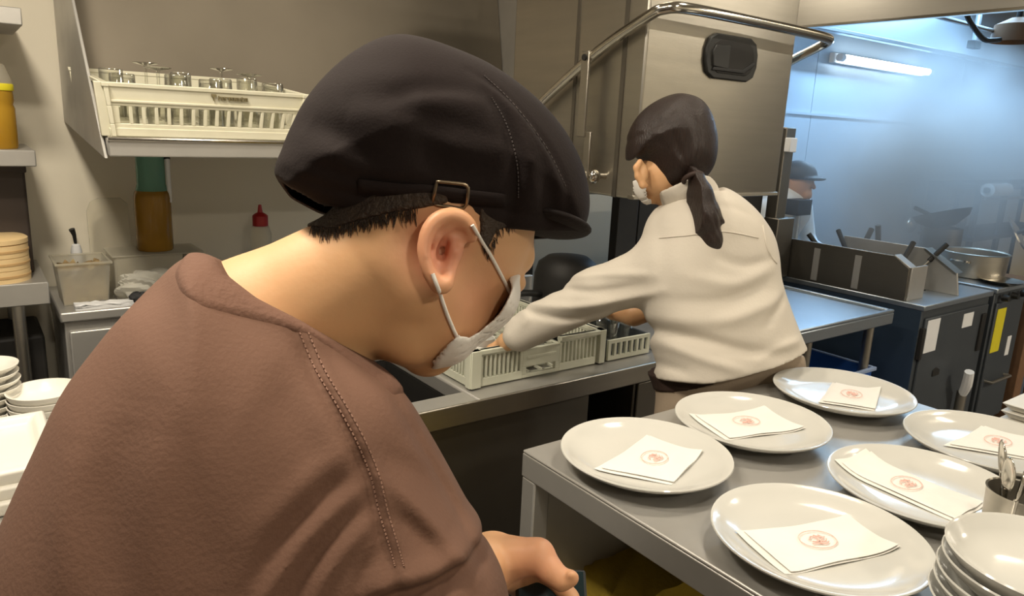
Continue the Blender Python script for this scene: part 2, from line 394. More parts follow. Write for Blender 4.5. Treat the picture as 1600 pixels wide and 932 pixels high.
struct('trim_2', box(B(), 2.14, 3.0, 2.70, 2.75, .0, 1.14), mat('pale_grey_splash', (.52, .50, .43), .5, .1, (4, (.48, .46, .39), .3)))        # light splash sheet behind the sink
struct('trim_3', box(B(), 2.14, 3.0, 2.70, 2.75, 1.14, 2.5), STEELD)
struct('void_shade_panel', box(B(), 2.22, 3.04, 2.12, 2.16, 0, 1.24), DARK)  # added near-black panel, stands in for the dark void under the hood
for _u, _v, _p in CEIL_AND_FILL:
    t = thing('ceiling_or_fill_lamp', None, 'lamp', (_u, _v, 2.5)); t['kind'] = 'structure'  # a fixture for every entry, the added fill lamps too
    bm = B(); box(bm, -.13, .13, -.13, -.11, -.025, 0); box(bm, -.13, .13, .11, .13, -.025, 0); box(bm, -.13, -.11, -.11, .11, -.025, 0); box(bm, .11, .13, -.11, .11, -.025, 0)
    mk('lamp_frame', bm, TRAYW, t); mk('diffuser', box(B(), -.11, .11, -.11, .11, -.012, -.004), LAMPG, t)

# ------------------------------------------------------------------ plate table
T = .90
t = thing('steel_table', 'steel kitchen table with six napkin plates laid out on it', 'table', (.748, -.10, 0))
bm = B(); box(bm, 0, .90, 0, 1.045, T-.006, T)
mk('tabletop', bm, STEELW, t, .003)
bm = B(); box(bm, 0, .012, 0, 1.045, T-.050, T-.006); box(bm, .888, .90, 0, 1.045, T-.050, T-.006)
box(bm, .012, .888, 1.033, 1.045, T-.05, T-.006); box(bm, .012, .888, 0, .012, T-.05, T-.006)
mk('apron', bm, STEELW, t, .002)
for x in (.0, .862):
    for y in (.0, 1.007): mk('leg', box(B(), x+.001, x+.037, y+.001, y+.037, 0, T-.05), STEELW, t, .003)
mk('back_panel', box(B(), .037, .862, 1.02, 1.03, .12, T-.05), STEELW, t)
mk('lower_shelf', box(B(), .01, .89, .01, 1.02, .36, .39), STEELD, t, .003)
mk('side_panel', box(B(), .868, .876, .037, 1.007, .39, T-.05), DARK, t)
YQ = on_z(985, 930, .55)
bm = B(); hexa(bm, [(.10, .55, .391), (.38, .52, .391), (.42, .84, .391), (.12, .86, .391)], [(.13, .58, .64), (.36, .56, .66), (.39, .80, .64), (.15, .82, .62)])
bmesh.ops.subdivide_edges(bm, edges=bm.edges, cuts=6, use_grid_fill=True)
for v in bm.verts: v.co += Vector((random.uniform(-1, 1), random.uniform(-1, 1), random.uniform(-1, 1) if v.co.z > .42 else 0))*.012
solo('yellow_cloth', bm, CLOTHY, 'crumpled mustard yellow cloth bundle on the shelf under the plate table', 'cloth', (YQ[0]-.25, YQ[1]-.70, 0), smooth=80)

PLATE = [(0, .008), (.045, .008), (.060, .0085), (.064, .0), (.071, .0), (.074, .005), (.100, .0105), (.125, .0185), (.139, .0268), (.1425, .0300), (.1435, .0320), (.1425, .0336), (.1395, .0334), (.128, .0265), (.112, .0195), (.098, .0155), (.085, .0140), (.04, .0130), (0, .0130)]
PL = [('front plate of the left column, nearest the cook in brown', .893, .470), ('plate at the back left corner of the steel table', .881, .780),
      ('plate in the middle of the back row, behind the sink rack side', 1.165, .777), ('plate farthest back on the table, beside the blue tote', 1.487, .779),
      ('plate at the right edge of the table, partly behind the cutlery cup', 1.475, .484), ('middle plate of the front row, just behind the bowl stack', 1.184, .466)]
LB = ['white dinner plate nearest the camera, large square napkin lying on it', 'white dinner plate on the back left corner of the steel table',
      'white dinner plate between the back left corner plate and the farthest plate', 'white dinner plate at the far end of the table beside the blue tote',
      'white dinner plate at the right edge, partly behind the cutlery cup', 'white dinner plate just left of the cutlery cup, behind the bowl stack']
NB = ['square paper napkin with red emblem on the plate nearest the camera', 'paper napkin with red emblem on the back left corner plate',
      'paper napkin with red emblem on the plate beside the waist of the person in white', 'paper napkin with faint red emblem on the farthest plate',
      'paper napkin on the right edge plate, touching the cutlery', 'long folded napkin with red emblem on the plate left of the cutlery cup']
NQ = [[(.817, .549), (1.0, .488), (.977, .399), (.788, .45)], [(.778, .795), (.956, .848), (.985, .744), (.852, .695)], [(1.096, .870), (1.27, .822), (1.245, .712), (1.070, .762)],
      [(1.405, .784), (1.553, .840), (1.60, .754), (1.470, .697)], [(1.408, .534), (1.57, .535), (1.59, .437), (1.482, .428)], [(1.135, .590), (1.232, .588), (1.225, .390), (1.128, .392)]]
pm = B(); lathe(pm, PLATE, 72); first = None
def plate_h(r): return float(np.interp(r, [0, .085, .098, .112, .128, .1395], [.013, .014, .0155, .0195, .0265, .0334]))
def napkin_mesh(Q, cx, cy, off, shrink=1.0, shift=(0, 0), n=14):
    Q = [np.array(q)-np.array((cx, cy)) for q in Q]; m = sum(Q)/4
    Q = [m+(q-m)*shrink+np.array(shift) for q in Q]; bm = B(); g = {}
    for layer in (0, 1):
        for i in range(n+1):
            for j in range(n+1):
                a, b = i/n, j/n; p = (Q[0]*(1-a)+Q[1]*a)*(1-b)+(Q[3]*(1-a)+Q[2]*a)*b
                r = np.hypot(*p); e = max(abs(a-.5), abs(b-.5))*2
                z = plate_h(min(r, .139))+off+(.0016 if layer else 0)*(1 if e < .99 else .3)+.0012*math.sin(9*a+4*b)*e+.006*max(0, a+b-1.7)+.004*max(0, .25-a-b)
                g[layer, i, j] = bm.verts.new((p[0], p[1], z))
    for i in range(n):
        for j in range(n):
            bm.faces.new((g[0, i, j], g[0, i, j+1], g[0, i+1, j+1], g[0, i+1, j])); bm.faces.new((g[1, i, j], g[1, i+1, j], g[1, i+1, j+1], g[1, i, j+1]))
    for i in range(n):
        for a, b in (((i, 0), (i+1, 0)), ((i+1, n), (i, n)), ((0, i+1), (0, i)), ((n, i), (n, i+1))):
            bm.faces.new((g[0, *a], g[0, *b], g[1, *b], g[1, *a]))
    bmesh.ops.recalc_face_normals(bm, faces=bm.faces); return bm, m
for i, (_, pu, pv) in enumerate(PL):
    if first is None:
        first = o = mk('dinner_plate', pm, PORC, None, 0, 50, (pu, pv, T)); tag(o, LB[i], 'plate', 'plates laid out on the steel table')
    else: o = copy_thing(first, (pu, pv, T), 0, LB[i])
    t = thing('paper_napkin', NB[i], 'napkin', (pu, pv, T), 0, 'napkins on the laid out plates')
    bm, m = napkin_mesh(NQ[i], pu, pv, .0012); mk('lower_fold', bm, PAPER, t, 0, 60)
    bm, m = napkin_mesh(NQ[i], pu, pv, .0040, .93, (.004, -.003)); mk('upper_fold', bm, PAPER, t, 0, 60)
    q = [np.array(a) for a in NQ[i]]; ex = (q[1]+q[2]-q[0]-q[3]); ex /= np.linalg.norm(ex); ey = np.array((-ex[1], ex[0])); R = .0235
    bm = B(); H = lambda a, b: (lambda p: (p[0], p[1], plate_h(min(np.hypot(*p), .139))+.0085))(m+ex*a+ey*b)
    tube(bm, [H(R*1.15*math.cos(a), R*.9*math.sin(a)) for a in np.linspace(0, 2*math.pi, 40)[:-1]], .0007, 5, closed=True)
    for st in ([(-.5, .1), (-.2, .35), (.1, .1), (-.15, -.2), (-.45, -.1)], [(-.1, -.45), (.15, -.1), (.45, .05), (.35, .4)], [(.05, .45), (.3, .2), (.6, .1)], [(-.6, -.3), (-.2, -.35), (.2, -.5), (.5, -.35)], [(.0, .0), (.25, -.3), (.55, -.1)]):
        tube(bm, [H(R*a, R*b) for a, b in st], .0010, 5, 5)
    mk('printed_emblem', bm, REDP, t, 0, 60)

# bowls in a nested stack by the near right corner
BOWL = [(0, .007), (.040, .007), (.042, 0), (.050, 0), (.052, .006), (.076, .014), (.092, .028), (.0995, .0405), (.1010, .0430), (.0995, .0448), (.0965, .0425), (.088, .030), (.072, .0195), (.045, .013), (0, .0125)]
bl = None; BC = on_z(1625, 868, 1.011)
pos = ['bottom white bowl of the stack at the near right corner of the table', 'second bowl up in the white bowl stack by the cutlery cup', 'middle bowl of the white bowl stack by the cutlery cup',
       'second bowl from the top in the white bowl stack by the cutlery cup', 'top white bowl of the stack, its wide empty inside showing']
for i in range(5):
    loc = (BC[0]+.003*(i % 2), BC[1]-.002*i, T+.0168*i)
    if bl is None:
        bm = B(); lathe(bm, BOWL, 64); bl = mk('serving_bowl', bm, PORC, None, 0, 50, loc); tag(bl, pos[0], 'bowl', 'nested white bowls on the steel table')
    else: copy_thing(bl, loc, 0, pos[i])
# cutlery cup
CQ = on_z(1597, 772, .985)
t = thing('cutlery_cup', 'steel cup holding forks and spoons, at the right edge of the table', 'cup', (*CQ, T))
bm = B(); lathe(bm, [(0, .002), (.036, .002), (.038, 0), (.040, .002), (.043, .085), (.0445, .088), (.0415, .087), (.038, .006), (0, .006)], 40); mk('cup_body', bm, STEEL, t, 0, 50)
bm = B(); lathe(bm, [(.0405, .02), (.0425, .021), (.0430, .028), (.0415, .029)], 40); mk('band', bm, STEEL, t)
def spoon(name, lab, cat, loc, yaw, lean, fork=False):
    bm = B(); tube(bm, [(0, 0, .01), (0, .001, .07), (0, .003, .125)], [.0022, .0025, .003], 8, 0, flat=.5)
    if not fork:
        n = 10; 
        g = [[bm.verts.new(((j/4-1)*.0155*math.sqrt(max(0.02, 1-((i/n)*2-1)**2)), .003-.006*(1-((j/4-1)**2))*math.sin(math.pi*i/n), .122+.052*i/n)) for j in range(9)] for i in range(n+1)]
        for i in range(n):
            for j in range(8): bm.faces.new((g[i][j], g[i][j+1], g[i+1][j+1], g[i+1][j]))
    else:
        prism(bm, [(-.009, .122), (.009, .122), (.0115, .14), (-.0115, .14)], 1, .002, .004)
        for k in range(4): tube(bm, [(-.0100+.0067*k, .003, .139), (-.0100+.0067*k, -.001, .155), (-.0100+.0067*k, .002, .176)], [.0019, .0017, .0009], 6)
    o = solo(name, bm, CHROME, lab, cat, loc, yaw, group='cutlery in the steel cup', smooth=70)
    if not fork: s_ = o.modifiers.new('solid', 'SOLIDIFY'); s_.thickness = .0014
    o.rotation_euler = (lean[0], lean[1], ANG+yaw)
for k, (du, dv, yw, ln, fk) in enumerate([(-.018, .004, .3, (.05, -.26), 0), (-.004, .012, .9, (-.12, -.12), 0), (.012, -.006, -.4, (.05, .10), 1), (-.010, -.014, .1, (.16, -.20), 1), (.016, .012, .6, (-.10, .18), 0)]):
    spoon('fork' if fk else 'spoon', ['dark shining spoon leaning farthest left in the cutlery cup', 'spoon standing at the back of the cutlery cup', 'upright fork in the cutlery cup at the frame edge', 'low fork leaning left out of the cutlery cup', 'spoon leaning right in the cutlery cup'][k], 'cutlery', (CQ[0]+du, CQ[1]+dv, T-.028), yw, ln, fk)

# ------------------------------------------------------------------ sink unit
S = .80
t = thing('sink_unit', 'long steel sink unit with the ivory dish rack standing on it', 'sink', (.30, 1.39, 0))
bm = B(); box(bm, 0, .33, 0, .72, S-.045, S); box(bm, .33, .66, 0, .075, S-.045, S); box(bm, .33, .66, .50, .72, S-.045, S); box(bm, .66, 1.36, 0, .72, S-.045, S)
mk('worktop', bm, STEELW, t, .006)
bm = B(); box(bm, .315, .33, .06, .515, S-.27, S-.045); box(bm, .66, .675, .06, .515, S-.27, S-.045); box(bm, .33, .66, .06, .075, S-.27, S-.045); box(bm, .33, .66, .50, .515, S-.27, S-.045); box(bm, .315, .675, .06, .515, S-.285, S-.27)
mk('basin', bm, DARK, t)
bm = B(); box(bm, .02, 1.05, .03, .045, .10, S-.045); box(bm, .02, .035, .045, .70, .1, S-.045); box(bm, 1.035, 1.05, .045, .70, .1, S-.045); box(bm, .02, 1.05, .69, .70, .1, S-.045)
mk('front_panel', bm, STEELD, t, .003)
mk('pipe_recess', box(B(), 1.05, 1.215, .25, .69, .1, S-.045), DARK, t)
bm = B(); box(bm, 1.215, 1.35, .02, .69, .1, S-.045); box(bm, 1.225, 1.34, .012, .02, .12, S-.06); mk('side_cabinet', bm, STEELD, t, .003)
bm = B(); box(bm, 0, 1.36, .70, .72, S, S+.12); mk('upstand', bm, STEELW, t, .004)
for x in (.05, .6, 1.3):
    for y in (.06, .66): mk('foot', lathe(B(), [(.0, 0), (.02, 0), (.02, .1), (0, .1)], 16, (x, y)), STEEL, t)
mk('front_lip', box(B(), 0, 1.36, -.008, 0, S-.05, S+.004), STEEL, t, .003)

def rack_side(bm, x0, x1, h, y0, y1, holes, hz0, hz1, rim=True):
    holed_wall(bm, x0, x1, 0, h, y0, y1, [(a, b, hz0, hz1) for a, b in holes])
def slots(x0, x1, n, fr): 
    p = (x1-x0)/n; return [(x0+p*i+p*(1-fr)/2, x0+p*(i+1)-p*(1-fr)/2) for i in range(n)]
# square dish rack in front of the person in white
t = thing('dish_rack', 'square ivory plastic dish rack on the sink under the white sleeve', 'dish rack', (.975, 1.455, S+.004))
RW, RH = .455, .098
for nm, ang, off in (('front_wall', 0, (0, 0)), ('back_wall', math.pi, (RW, RW)), ('side_wall', math.pi/2, (RW, 0)), ('side_wall', -math.pi/2, (0, RW))):
    bm = B(); holed_wall(bm, .03, .165, 0, RH, .004, .016, [(a, b, .022, .080) for a, b in slots(.036, .160, 9, .55)])
    holed_wall(bm, .165, .29, 0, RH-.018, .004, .016, [(.178, .277, .010, .030)]); box(bm, .178, .277, .002, .016, .052, .060)
    holed_wall(bm, .29, RW-.03, 0, RH, .004, .016, [(a, b, .022, .080) for a, b in slots(.295, RW-.036, 9, .55)])
    box(bm, .0, RW, -.002, .018, RH-.012, RH) if nm != 'front_wall' else (box(bm, 0, .165, -.002, .018, RH-.012, RH), box(bm, .29, RW, -.002, .018, RH-.012, RH))
    box(bm, 0, .03, -.003, .02, 0, RH); box(bm, RW-.022, RW, -.003, .02, 0, RH)
    o = mk(nm, bm, RACKG, t, .0015); o.location = (off[0], off[1], 0); o.rotation_euler = (0, 0, ang)
bm = B()
for k in range(10): box(bm, .02+.0455*k, .026+.0455*k, .02, RW-.02, .002, .008); box(bm, .02, RW-.02, .02+.0455*k, .026+.0455*k, .002, .008)
mk('grid_base', bm, RACKG, t)
for k in range(5):
    bm = B(); lathe(bm, [(0, 0), (.026, 0), (.030, .004), (.034, .062), (.035, .066), (.032, .064), (.027, .007), (0, .006)], 24)
    if k == 0: cup0 = solo('rinsing_cup', bm, PORC, 'white cup standing in the ivory sink rack, nearest its front left corner', 'cup', (1.03, 1.53, S+.012), group='cups in the sink rack', smooth=50)
    else: bm.free(); copy_thing(cup0, ((1.03, 1.12, 1.23, 1.31, 1.36)[k], (1.53, 1.62, 1.54, 1.63, 1.72)[k], S+.012), 0, ['', 'white cup in the sink rack beneath the sleeve cuff', 'white cup in the sink rack behind the front handle gap', 'white cup in the sink rack behind the right slats', 'white cup at the back right of the sink rack'][k])
# small glass tray right of it
t = thing('glass_tray', 'dark grey slatted tray of glasses on the sink, right of the ivory rack', 'dish rack', (1.45, 1.46, S+.004))
bm = B(); holed_wall(bm, 0, .17, 0, .06, 0, .008, [(a, b, .012, .050) for a, b in slots(.006, .164, 7, .6)]); mk('front_wall', bm, RACKG, t)
bm = B(); box(bm, 0, .008, .008, .30, 0, .06); box(bm, .162, .17, .008, .30, 0, .06); box(bm, .008, .162, .292, .30, 0, .06); mk('side_walls', bm, GREYE, t); mk('grid_base', box(B(), .008, .162, .008, .292, 0, .004), GREYE, t)
TUMB = [(0, 0), (.028, 0), (.030, .003), (.035, .096), (.0345, .098), (.0325, .096), (.0275, .010), (0, .009)]
for k, (a, b) in enumerate([(1.487, 1.51), (1.565, 1.53), (1.50, 1.60), (1.575, 1.64)]):
    bm = B(); lathe(bm, TUMB, 28)
    if k == 0: tb0 = solo('tumbler', bm, GLASS, 'clear tumbler at the front left of the dark tray by the sink', 'glass', (a, b, S+.009), group='tumblers in the dark tray', smooth=50)
    else: bm.free(); copy_thing(tb0, (a, b, S+.009), 0, ['', 'clear tumbler at the front right of the dark tray by the sink', 'clear tumbler at the back left of the dark tray', 'clear tumbler at the back right of the dark tray'][k])

# dark pot and a white tray at the back of the sink, behind the sleeve
p = on_v(886, 420, 1.90)
t = thing('sauce_pot', 'dark upturned pot at the back of the sink behind the white sleeve', 'pot', (p[0], 1.90, S))
bm = B(); lathe(bm, [(.115, 0), (.118, .004), (.112, .16), (.100, .20), (.07, .222), (0, .23), ], 40); mk('pot_body', bm, DARK, t, 0, 50); mk('handle', tube(B(), [(-.11, 0, .10), (-.19, -.02, .115), (-.27, -.03, .12)], [.012, .011, .012], 10, 4), BLACKP, t)
bm = B(); hexa(bm, [(.01, .01, 0), (.24, .01, 0), (.24, .13, 0), (.01, .13, 0)], [(0, 0, .025), (.25, 0, .025), (.25, .14, .025), (0, .14, .025)])
q = on_v(862, 437, 1.76)
solo('drying_tray', bm, TRAYW, 'white shallow tray in front of the dark upturned pot by the sink', 'tray', (q[0]-.12, 1.965-.22, S), 0, .004)

# ------------------------------------------------------------------ pass-through dishwasher
t = thing('dishwasher', 'tall steel pass-through dishwasher with raised hood and lever bars', 'dishwasher', (1.67, 1.42, 0))
HX0, HX1, HY0, HY1, HZ0, HZ1 = -.18, .48, .03, .62, 1.268, 2.0      # hood, in the washer's own frame
bm = B(); box(bm, .0, .46, .0, .62, .10, .78); mk('lower_body', bm, STEELD, t, .004)
bm = B(); box(bm, .0, .46, .0, .62, .78, .80); mk('wash_deck', bm, STEELW, t, .004)
mk('rear_column', box(B(), .36, .47, .63, .67, .1, 2.0), DARK, t, .004); mk('rear_panel', box(B(), -.14, .36, .63, .66, 1.30, 2.0), DARK, t, .004)
bm = B(); hexa(bm, [(HX0, HY0, HZ0), (HX1, HY0, HZ0), (HX1, HY1, HZ0), (HX0, HY1, HZ0)], [(HX0, HY0, HZ1), (HX1, HY0, HZ1), (HX1, HY1, HZ1), (HX0, HY1, HZ1)])
bmesh.ops.delete(bm, geom=[f for f in bm.faces if f.calc_center_median().z < HZ0+.001], context='FACES')
hd = mk('hood', bm, STEEL, t, 0); so = hd.modifiers.new('solid', 'SOLIDIFY'); so.thickness = .02; so.offset = -1
b_ = hd.modifiers.new('bevel', 'BEVEL'); b_.width = .008; b_.segments = 3; b_.limit_method = 'ANGLE'
bm = B(); box(bm, HX0-.003, HX0, .10, .115, HZ0, HZ1); box(bm, HX0-.003, HX0, .30, .312, HZ0, HZ1); mk('hood_seam', bm, STEELD, hd)
bm = B(); box(bm, HX0-.004, HX1+.004, HY0-.004, HY0+.02, HZ0, HZ0+.012); mk('hood_rim', bm, STEEL, hd, .002)
# recessed black oval grip on the front of the hood
gx, gz = .168, 1.672
def octo(w_, h_, c): return [(gx-w_+c, gz-h_), (gx+w_-c, gz-h_), (gx+w_-.3*c, gz-h_+.35*c), (gx+w_, gz-h_+1.1*c), (gx+w_, gz+h_-1.1*c), (gx+w_-.3*c, gz+h_-.35*c), (gx+w_-c, gz+h_), (gx-w_+c, gz+h_), (gx-w_+.3*c, gz+h_-.35*c), (gx-w_, gz+h_-1.1*c), (gx-w_, gz-h_+1.1*c), (gx-w_+.3*c, gz-h_+.35*c)]
gp = mk('grip_plate', prism(B(), octo(.117, .062, .04), 1, HY0-.012, HY0), BLACKP, t, .004)
mk('grip_recess', prism(B(), octo(.098, .046, .034), 1, HY0-.0135, HY0-.010), DARK, gp, .002)
mk('grip_flap', prism(B(), [(gx-.09, gz-.03), (gx-.02, gz-.034), (gx-.02, gz+.034), (gx-.085, gz+.03), (gx-.098, gz+.01)], 1, HY0-.018, HY0-.012), BLACKP, gp, .003)
mk('grip_lip', prism(B(), [(gx-.09, gz-.040), (gx+.05, gz-.040), (gx+.10, gz-.012), (gx+.094, gz-.004), (gx+.045, gz-.030), (gx-.085, gz-.031)], 1, HY0-.018, HY0-.012), RUBBERM, gp, .002)
# lift bar: a side arm, the front bar, and the other side arm
bm = B(); zt = 1.728
tube(bm, [(HX0-.03, .56, 1.435), (HX0-.03, .50, 1.475), (HX0-.03, .40, 1.54), (HX0-.03, .18, 1.665), (HX0-.03, .0, 1.742), (HX0-.02, -.045, 1.757), (HX0+.02, -.075, 1.76), (0, -.08, 1.76), (.30, -.08, 1.757), (HX1-.02, -.08, 1.753), (HX1+.03, -.065, 1.748), (HX1+.05, -.02, 1.735), (HX1+.045, .08, 1.69), (HX1+.04, .20, 1.62)], [.008, .010, .013, .0145, .0145, .0145, .0145, .0145, .0145, .0145, .0145, .0145, .0145, .014], 14, 5)
mk('lift_bar', bm, CHROME, t, 0, 60)
bm = B(); box(bm, HX0-.047, HX0-.039, .200, .232, 1.43, 1.665); lk = mk('link_plate', bm, STEEL, t, .002)
mk('pivot_bolt', tube(B(), [(HX0-.052, .216, 1.648), (HX0-.036, .216, 1.648)], .009, 14), DARK, lk)
bm = B(); box(bm, HX0-.040, HX0-.032, .180, .206, 1.315, 1.445); mk('lower_link', bm, STEEL, t, .002)
bm = B(); ball(bm, (HX0-.045, .205, 1.315), .021); tube(bm, [(HX0-.045, .205, 1.315), (HX0, .205, 1.315)], .009); mk('pivot_knob', bm, CHROME, t)
bm = B(); ball(bm, (HX0-.04, .150, 1.322), .020, sc=(1, .7, 1)); tube(bm, [(HX0-.04, .15, 1.322), (HX0, .15, 1.322)], .009); mk('pivot_knob', bm, CHROME, t)
for x in (.03, .43):
    for y in (.04, .58): mk('foot', lathe(B(), [(.0, 0), (.022, 0), (.022, .1), (0, .1)], 16, (x, y)), STEEL, t)

# ------------------------------------------------------------------ clean dish table and tote
t = thing('clean_dish_table', 'steel draining table right of the dishwasher with a raised rim', 'table', (2.16, 1.39, 0))
bm = B(); box(bm, 0, .80, 0, .68, S-.055, S-.008); box(bm, 0, .80, 0, .02, S-.008, S+.004); box(bm, .78, .80, .02, .68, S-.008, S+.004); mk('tabletop', bm, STEELB, t, .004)
bm = B(); box(bm, 0, .78, .655, .68, S-.008, S+.03); mk('back_rim', bm, STEEL, t, .004)
for x in (.30, .74):
    for y in (.06, .62): mk('leg', tube(B(), [(x, y, .0), (x, y, S-.055)], .019, 16), STEEL, t)
mk('lower_rail', tube(B(), [(.05, .62, .22), (.74, .62, .22)], .014, 12), STEEL, t)
t = thing('storage_tote', 'dark blue plastic tote on the floor under the draining table', 'tote', (2.42, 1.43, 0))
b, q = .03, .0
bm = B(); hexa(bm, [(.03, .03, 0), (.49, .03, 0), (.49, .31, 0), (.03, .31, 0)], [(0, 0, .55), (.52, 0, .55), (.52, .34, .55), (0, .34, .55)])
bmesh.ops.delete(bm, geom=[f for f in bm.faces if f.calc_center_median().z > .54], context='FACES')
o = mk('tub', bm, BLUEP, t); so = o.modifiers.new('solid', 'SOLIDIFY'); so.thickness = .005
bm = B(); box(bm, -.012, .532, -.012, .002, .54, .556); box(bm, -.012, .532, .338, .352, .54, .556); box(bm, -.012, .002, .002, .338, .54, .556); box(bm, .518, .532, .002, .338, .54, .556); mk('rim', bm, mat('pale_blue_rim', (.30, .38, .55), .4, 0, (9, (.25, .33, .5), .3)), t, .003)

# ------------------------------------------------------------------ cooking line under the hood
t = thing('noodle_boiler', 'dark grey noodle boiler cabinet with two white notes on its door', 'boiler', (3.18, 1.37, 0))
bm = B(); box(bm, .0, .66, .012, .73, .10, .775); mk('cabinet', bm, GREYE, t, .004)
mk('side_sheet', box(B(), -.006, 0, .012, .73, .10, .775), BLUEG, t)
bm = B(); box(bm, -.008, .67, 0, .74, .775, .80); mk('top_plate', bm, STEELB, t, .004)
d = mk('door', box(B(), .03, .64, 0, .012, .13, .74), GREYE, t, .004)
mk('grip_hole', prism(B(), [(.17, .46), (.235, .46), (.235, .485), (.20, .50), (.17, .49)], 1, -.004, 0), DARK, d, .002)
mk('note', box(B(), .045, .155, -.002, 0, .585, .73), NOTE, d); mk('note', box(B(), .385, .485, -.002, 0, .655, .72), NOTE, d)
mk('hinge', box(B(), .008, .03, -.006, .012, .56, .70), DARK, t, .003); mk('hinge', box(B(), .575, .615, -.010, 0, .52, .70), DARK, t, .003)
mk('kick_plate', box(B(), .03, .64, .03, .05, .0, .10), DARK, t)
bm = B(); prism(bm, [(.09, .80), (.72, .80), (.72, .985), (.16, .985), (.09, .94)], 0, -.004, .012); mk('splash_guard', bm, STEELD, t, .002)
for y in (.30, .50): mk('guard_rib', box(B(), -.007, -.004, y, y+.03, .81, .96), STEELW, t)
bm = B(); box(bm, .012, .15, .085, .095, .80, .945); prism(bm, [(.085, .945), (.16, .99), (.165, .985), (.09, .94)], 0, -.004, .05); mk('guard_return', bm, STEELW, t, .002)
bm = B(); prism(bm, [(.03, .80), (.60, .80), (.60, .99), (.20, .99), (.05, .90)], 0, .36, .372); mk('inner_guard', bm, STEELW, t, .002)
bm = B(); prism(bm, [(.05, .90), (.20, .99), (.205, .985), (.055, .895)], 0, .35, .42); mk('guard_flange', bm, STEEL, t)
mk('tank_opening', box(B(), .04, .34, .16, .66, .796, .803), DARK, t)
bk = None
for k, (a, b, le) in enumerate([(3.27, 1.60, (.35, .25)), (3.30, 1.78, (.2, -.1)), (3.42, 1.62, (.35, .45)), (3.44, 1.80, (.3, .3))]):
    if bk is None:
        t = bk = thing('noodle_basket', 'steel noodle basket nearest the guard corner, black handle slanting up', 'strainer basket', (a, b, .80), 0, 'noodle baskets in the boiler')
        bm = B(); lathe(bm, [(.0, -.02), (.03, -.02), (.048, 0), (.055, .05), (.058, .05), (.050, -.004), (.03, -.024), (0, -.024)], 24); mk('basket', bm, STEEL, t)
        bm = B(); tube(bm, [(.055, 0, .045), (.10, 0, .10), (.14, 0, .14)], .005, 8); mk('shank', bm, STEEL, t)
        mk('handle', tube(B(), [(.135, 0, .135), (.205, 0, .215)], [.011, .012], 10), BLACKP, t)
    else:
        c = copy_thing(bk, (a, b, .80), (2.0, -.6, 1.2)[k-1], ['', 'noodle basket behind the guard, its black handle upright in the steam', 'noodle basket beside the inner guard with a leaning handle', 'rear noodle basket half lost in the steam'][k])
# upright black handles standing behind the guard
for (px, py, qx, qy, lab) in ((1372, 352, 1373, 392, 'black upright ladle handle behind the boiler guard in the steam'), (1362, 358, 1346, 386, 'grey slanted ladle handle beside the upright black one in the steam')):
    p = on_v(px, py, 1.95); q = on_v(qx, qy, 1.95)
    t = thing('ladle', lab, 'ladle', (q[0], 1.95, .80)); dx = p[0]-q[0]
    mk('handle', tube(B(), [(0, 0, q[2]-.80-.02), (dx, 0, p[2]-.80)], .014, 10), BLACKP, t); mk('rod', tube(B(), [(0, 0, -.03), (0, 0, q[2]-.80)], .006, 8), STEEL, t)
    bm = B(); lathe(bm, [(0, -.045), (.03, -.037), (.045, -.015), (.047, -.012), (.03, -.042), (0, -.05)], 20); mk('ladle_bowl', bm, STEEL, t)
# second unit with the yellow label
t = thing('fryer', 'grey fryer cabinet with a yellow label, right of the noodle boiler', 'fryer', (3.90, 1.37, 0))
bm = B(); box(bm, 0, .36, .012, .73, .1, .78); mk('cabinet', bm, GREYE, t, .004)
bm = B(); box(bm, -.01, .37, 0, .74, .78, .805); mk('top_plate', bm, STEELB, t, .004)
d = mk('door', box(B(), .02, .34, 0, .012, .12, .73), GREYE, t, .004)
mk('yellow_label', box(B(), .035, .135, -.002, 0, .48, .70), YELP, d); mk('note', box(B(), .225, .27, -.002, 0, .44, .54), NOTE, d)
bm = B(); tube(bm, [(.05, -.0, .335), (.05, -.03, .335), (.27, -.03, .335), (.27, 0, .335)], .008, 8); mk('handle', bm, STEEL, d)
for k in range(3): mk('knob', tube(B(), [(.06+.11*k, 0, .757), (.06+.11*k, -.03, .757)], [.018, .015], 14), BLACKP, t)
mk('kick_plate', box(B(), .02, .34, .03, .05, .0, .10), DARK, t)
t = thing('drain_lever', 'white lever tap on a steel pipe at the foot of the noodle boiler', 'tap', (3.60, 1.33, 0))
mk('pipe', tube(B(), [(0, 0, 0), (0, 0, .36)], .022, 12), STEEL, t)
bm = B(); tube(bm, [(0, 0, .34), (-.02, -.02, .40), (-.045, -.03, .47)], [.018, .022, .02], 10, 3); mk('lever', bm, NOTE, t)
t = thing('wooden_stand', 'brown wooden stand at the far right edge beside the fryer', 'stand', (4.34, 1.36, 0))
mk('post', box(B(), 0, .09, 0, .09, 0, .72), WOODB, t, .004); mk('shelf_board', box(B(), 0, .5, 0, .35, .72, .745), WOODB, t, .004); mk('post', box(B(), .41, .5, 0, .09, 0, .72), WOODB, t, .004)
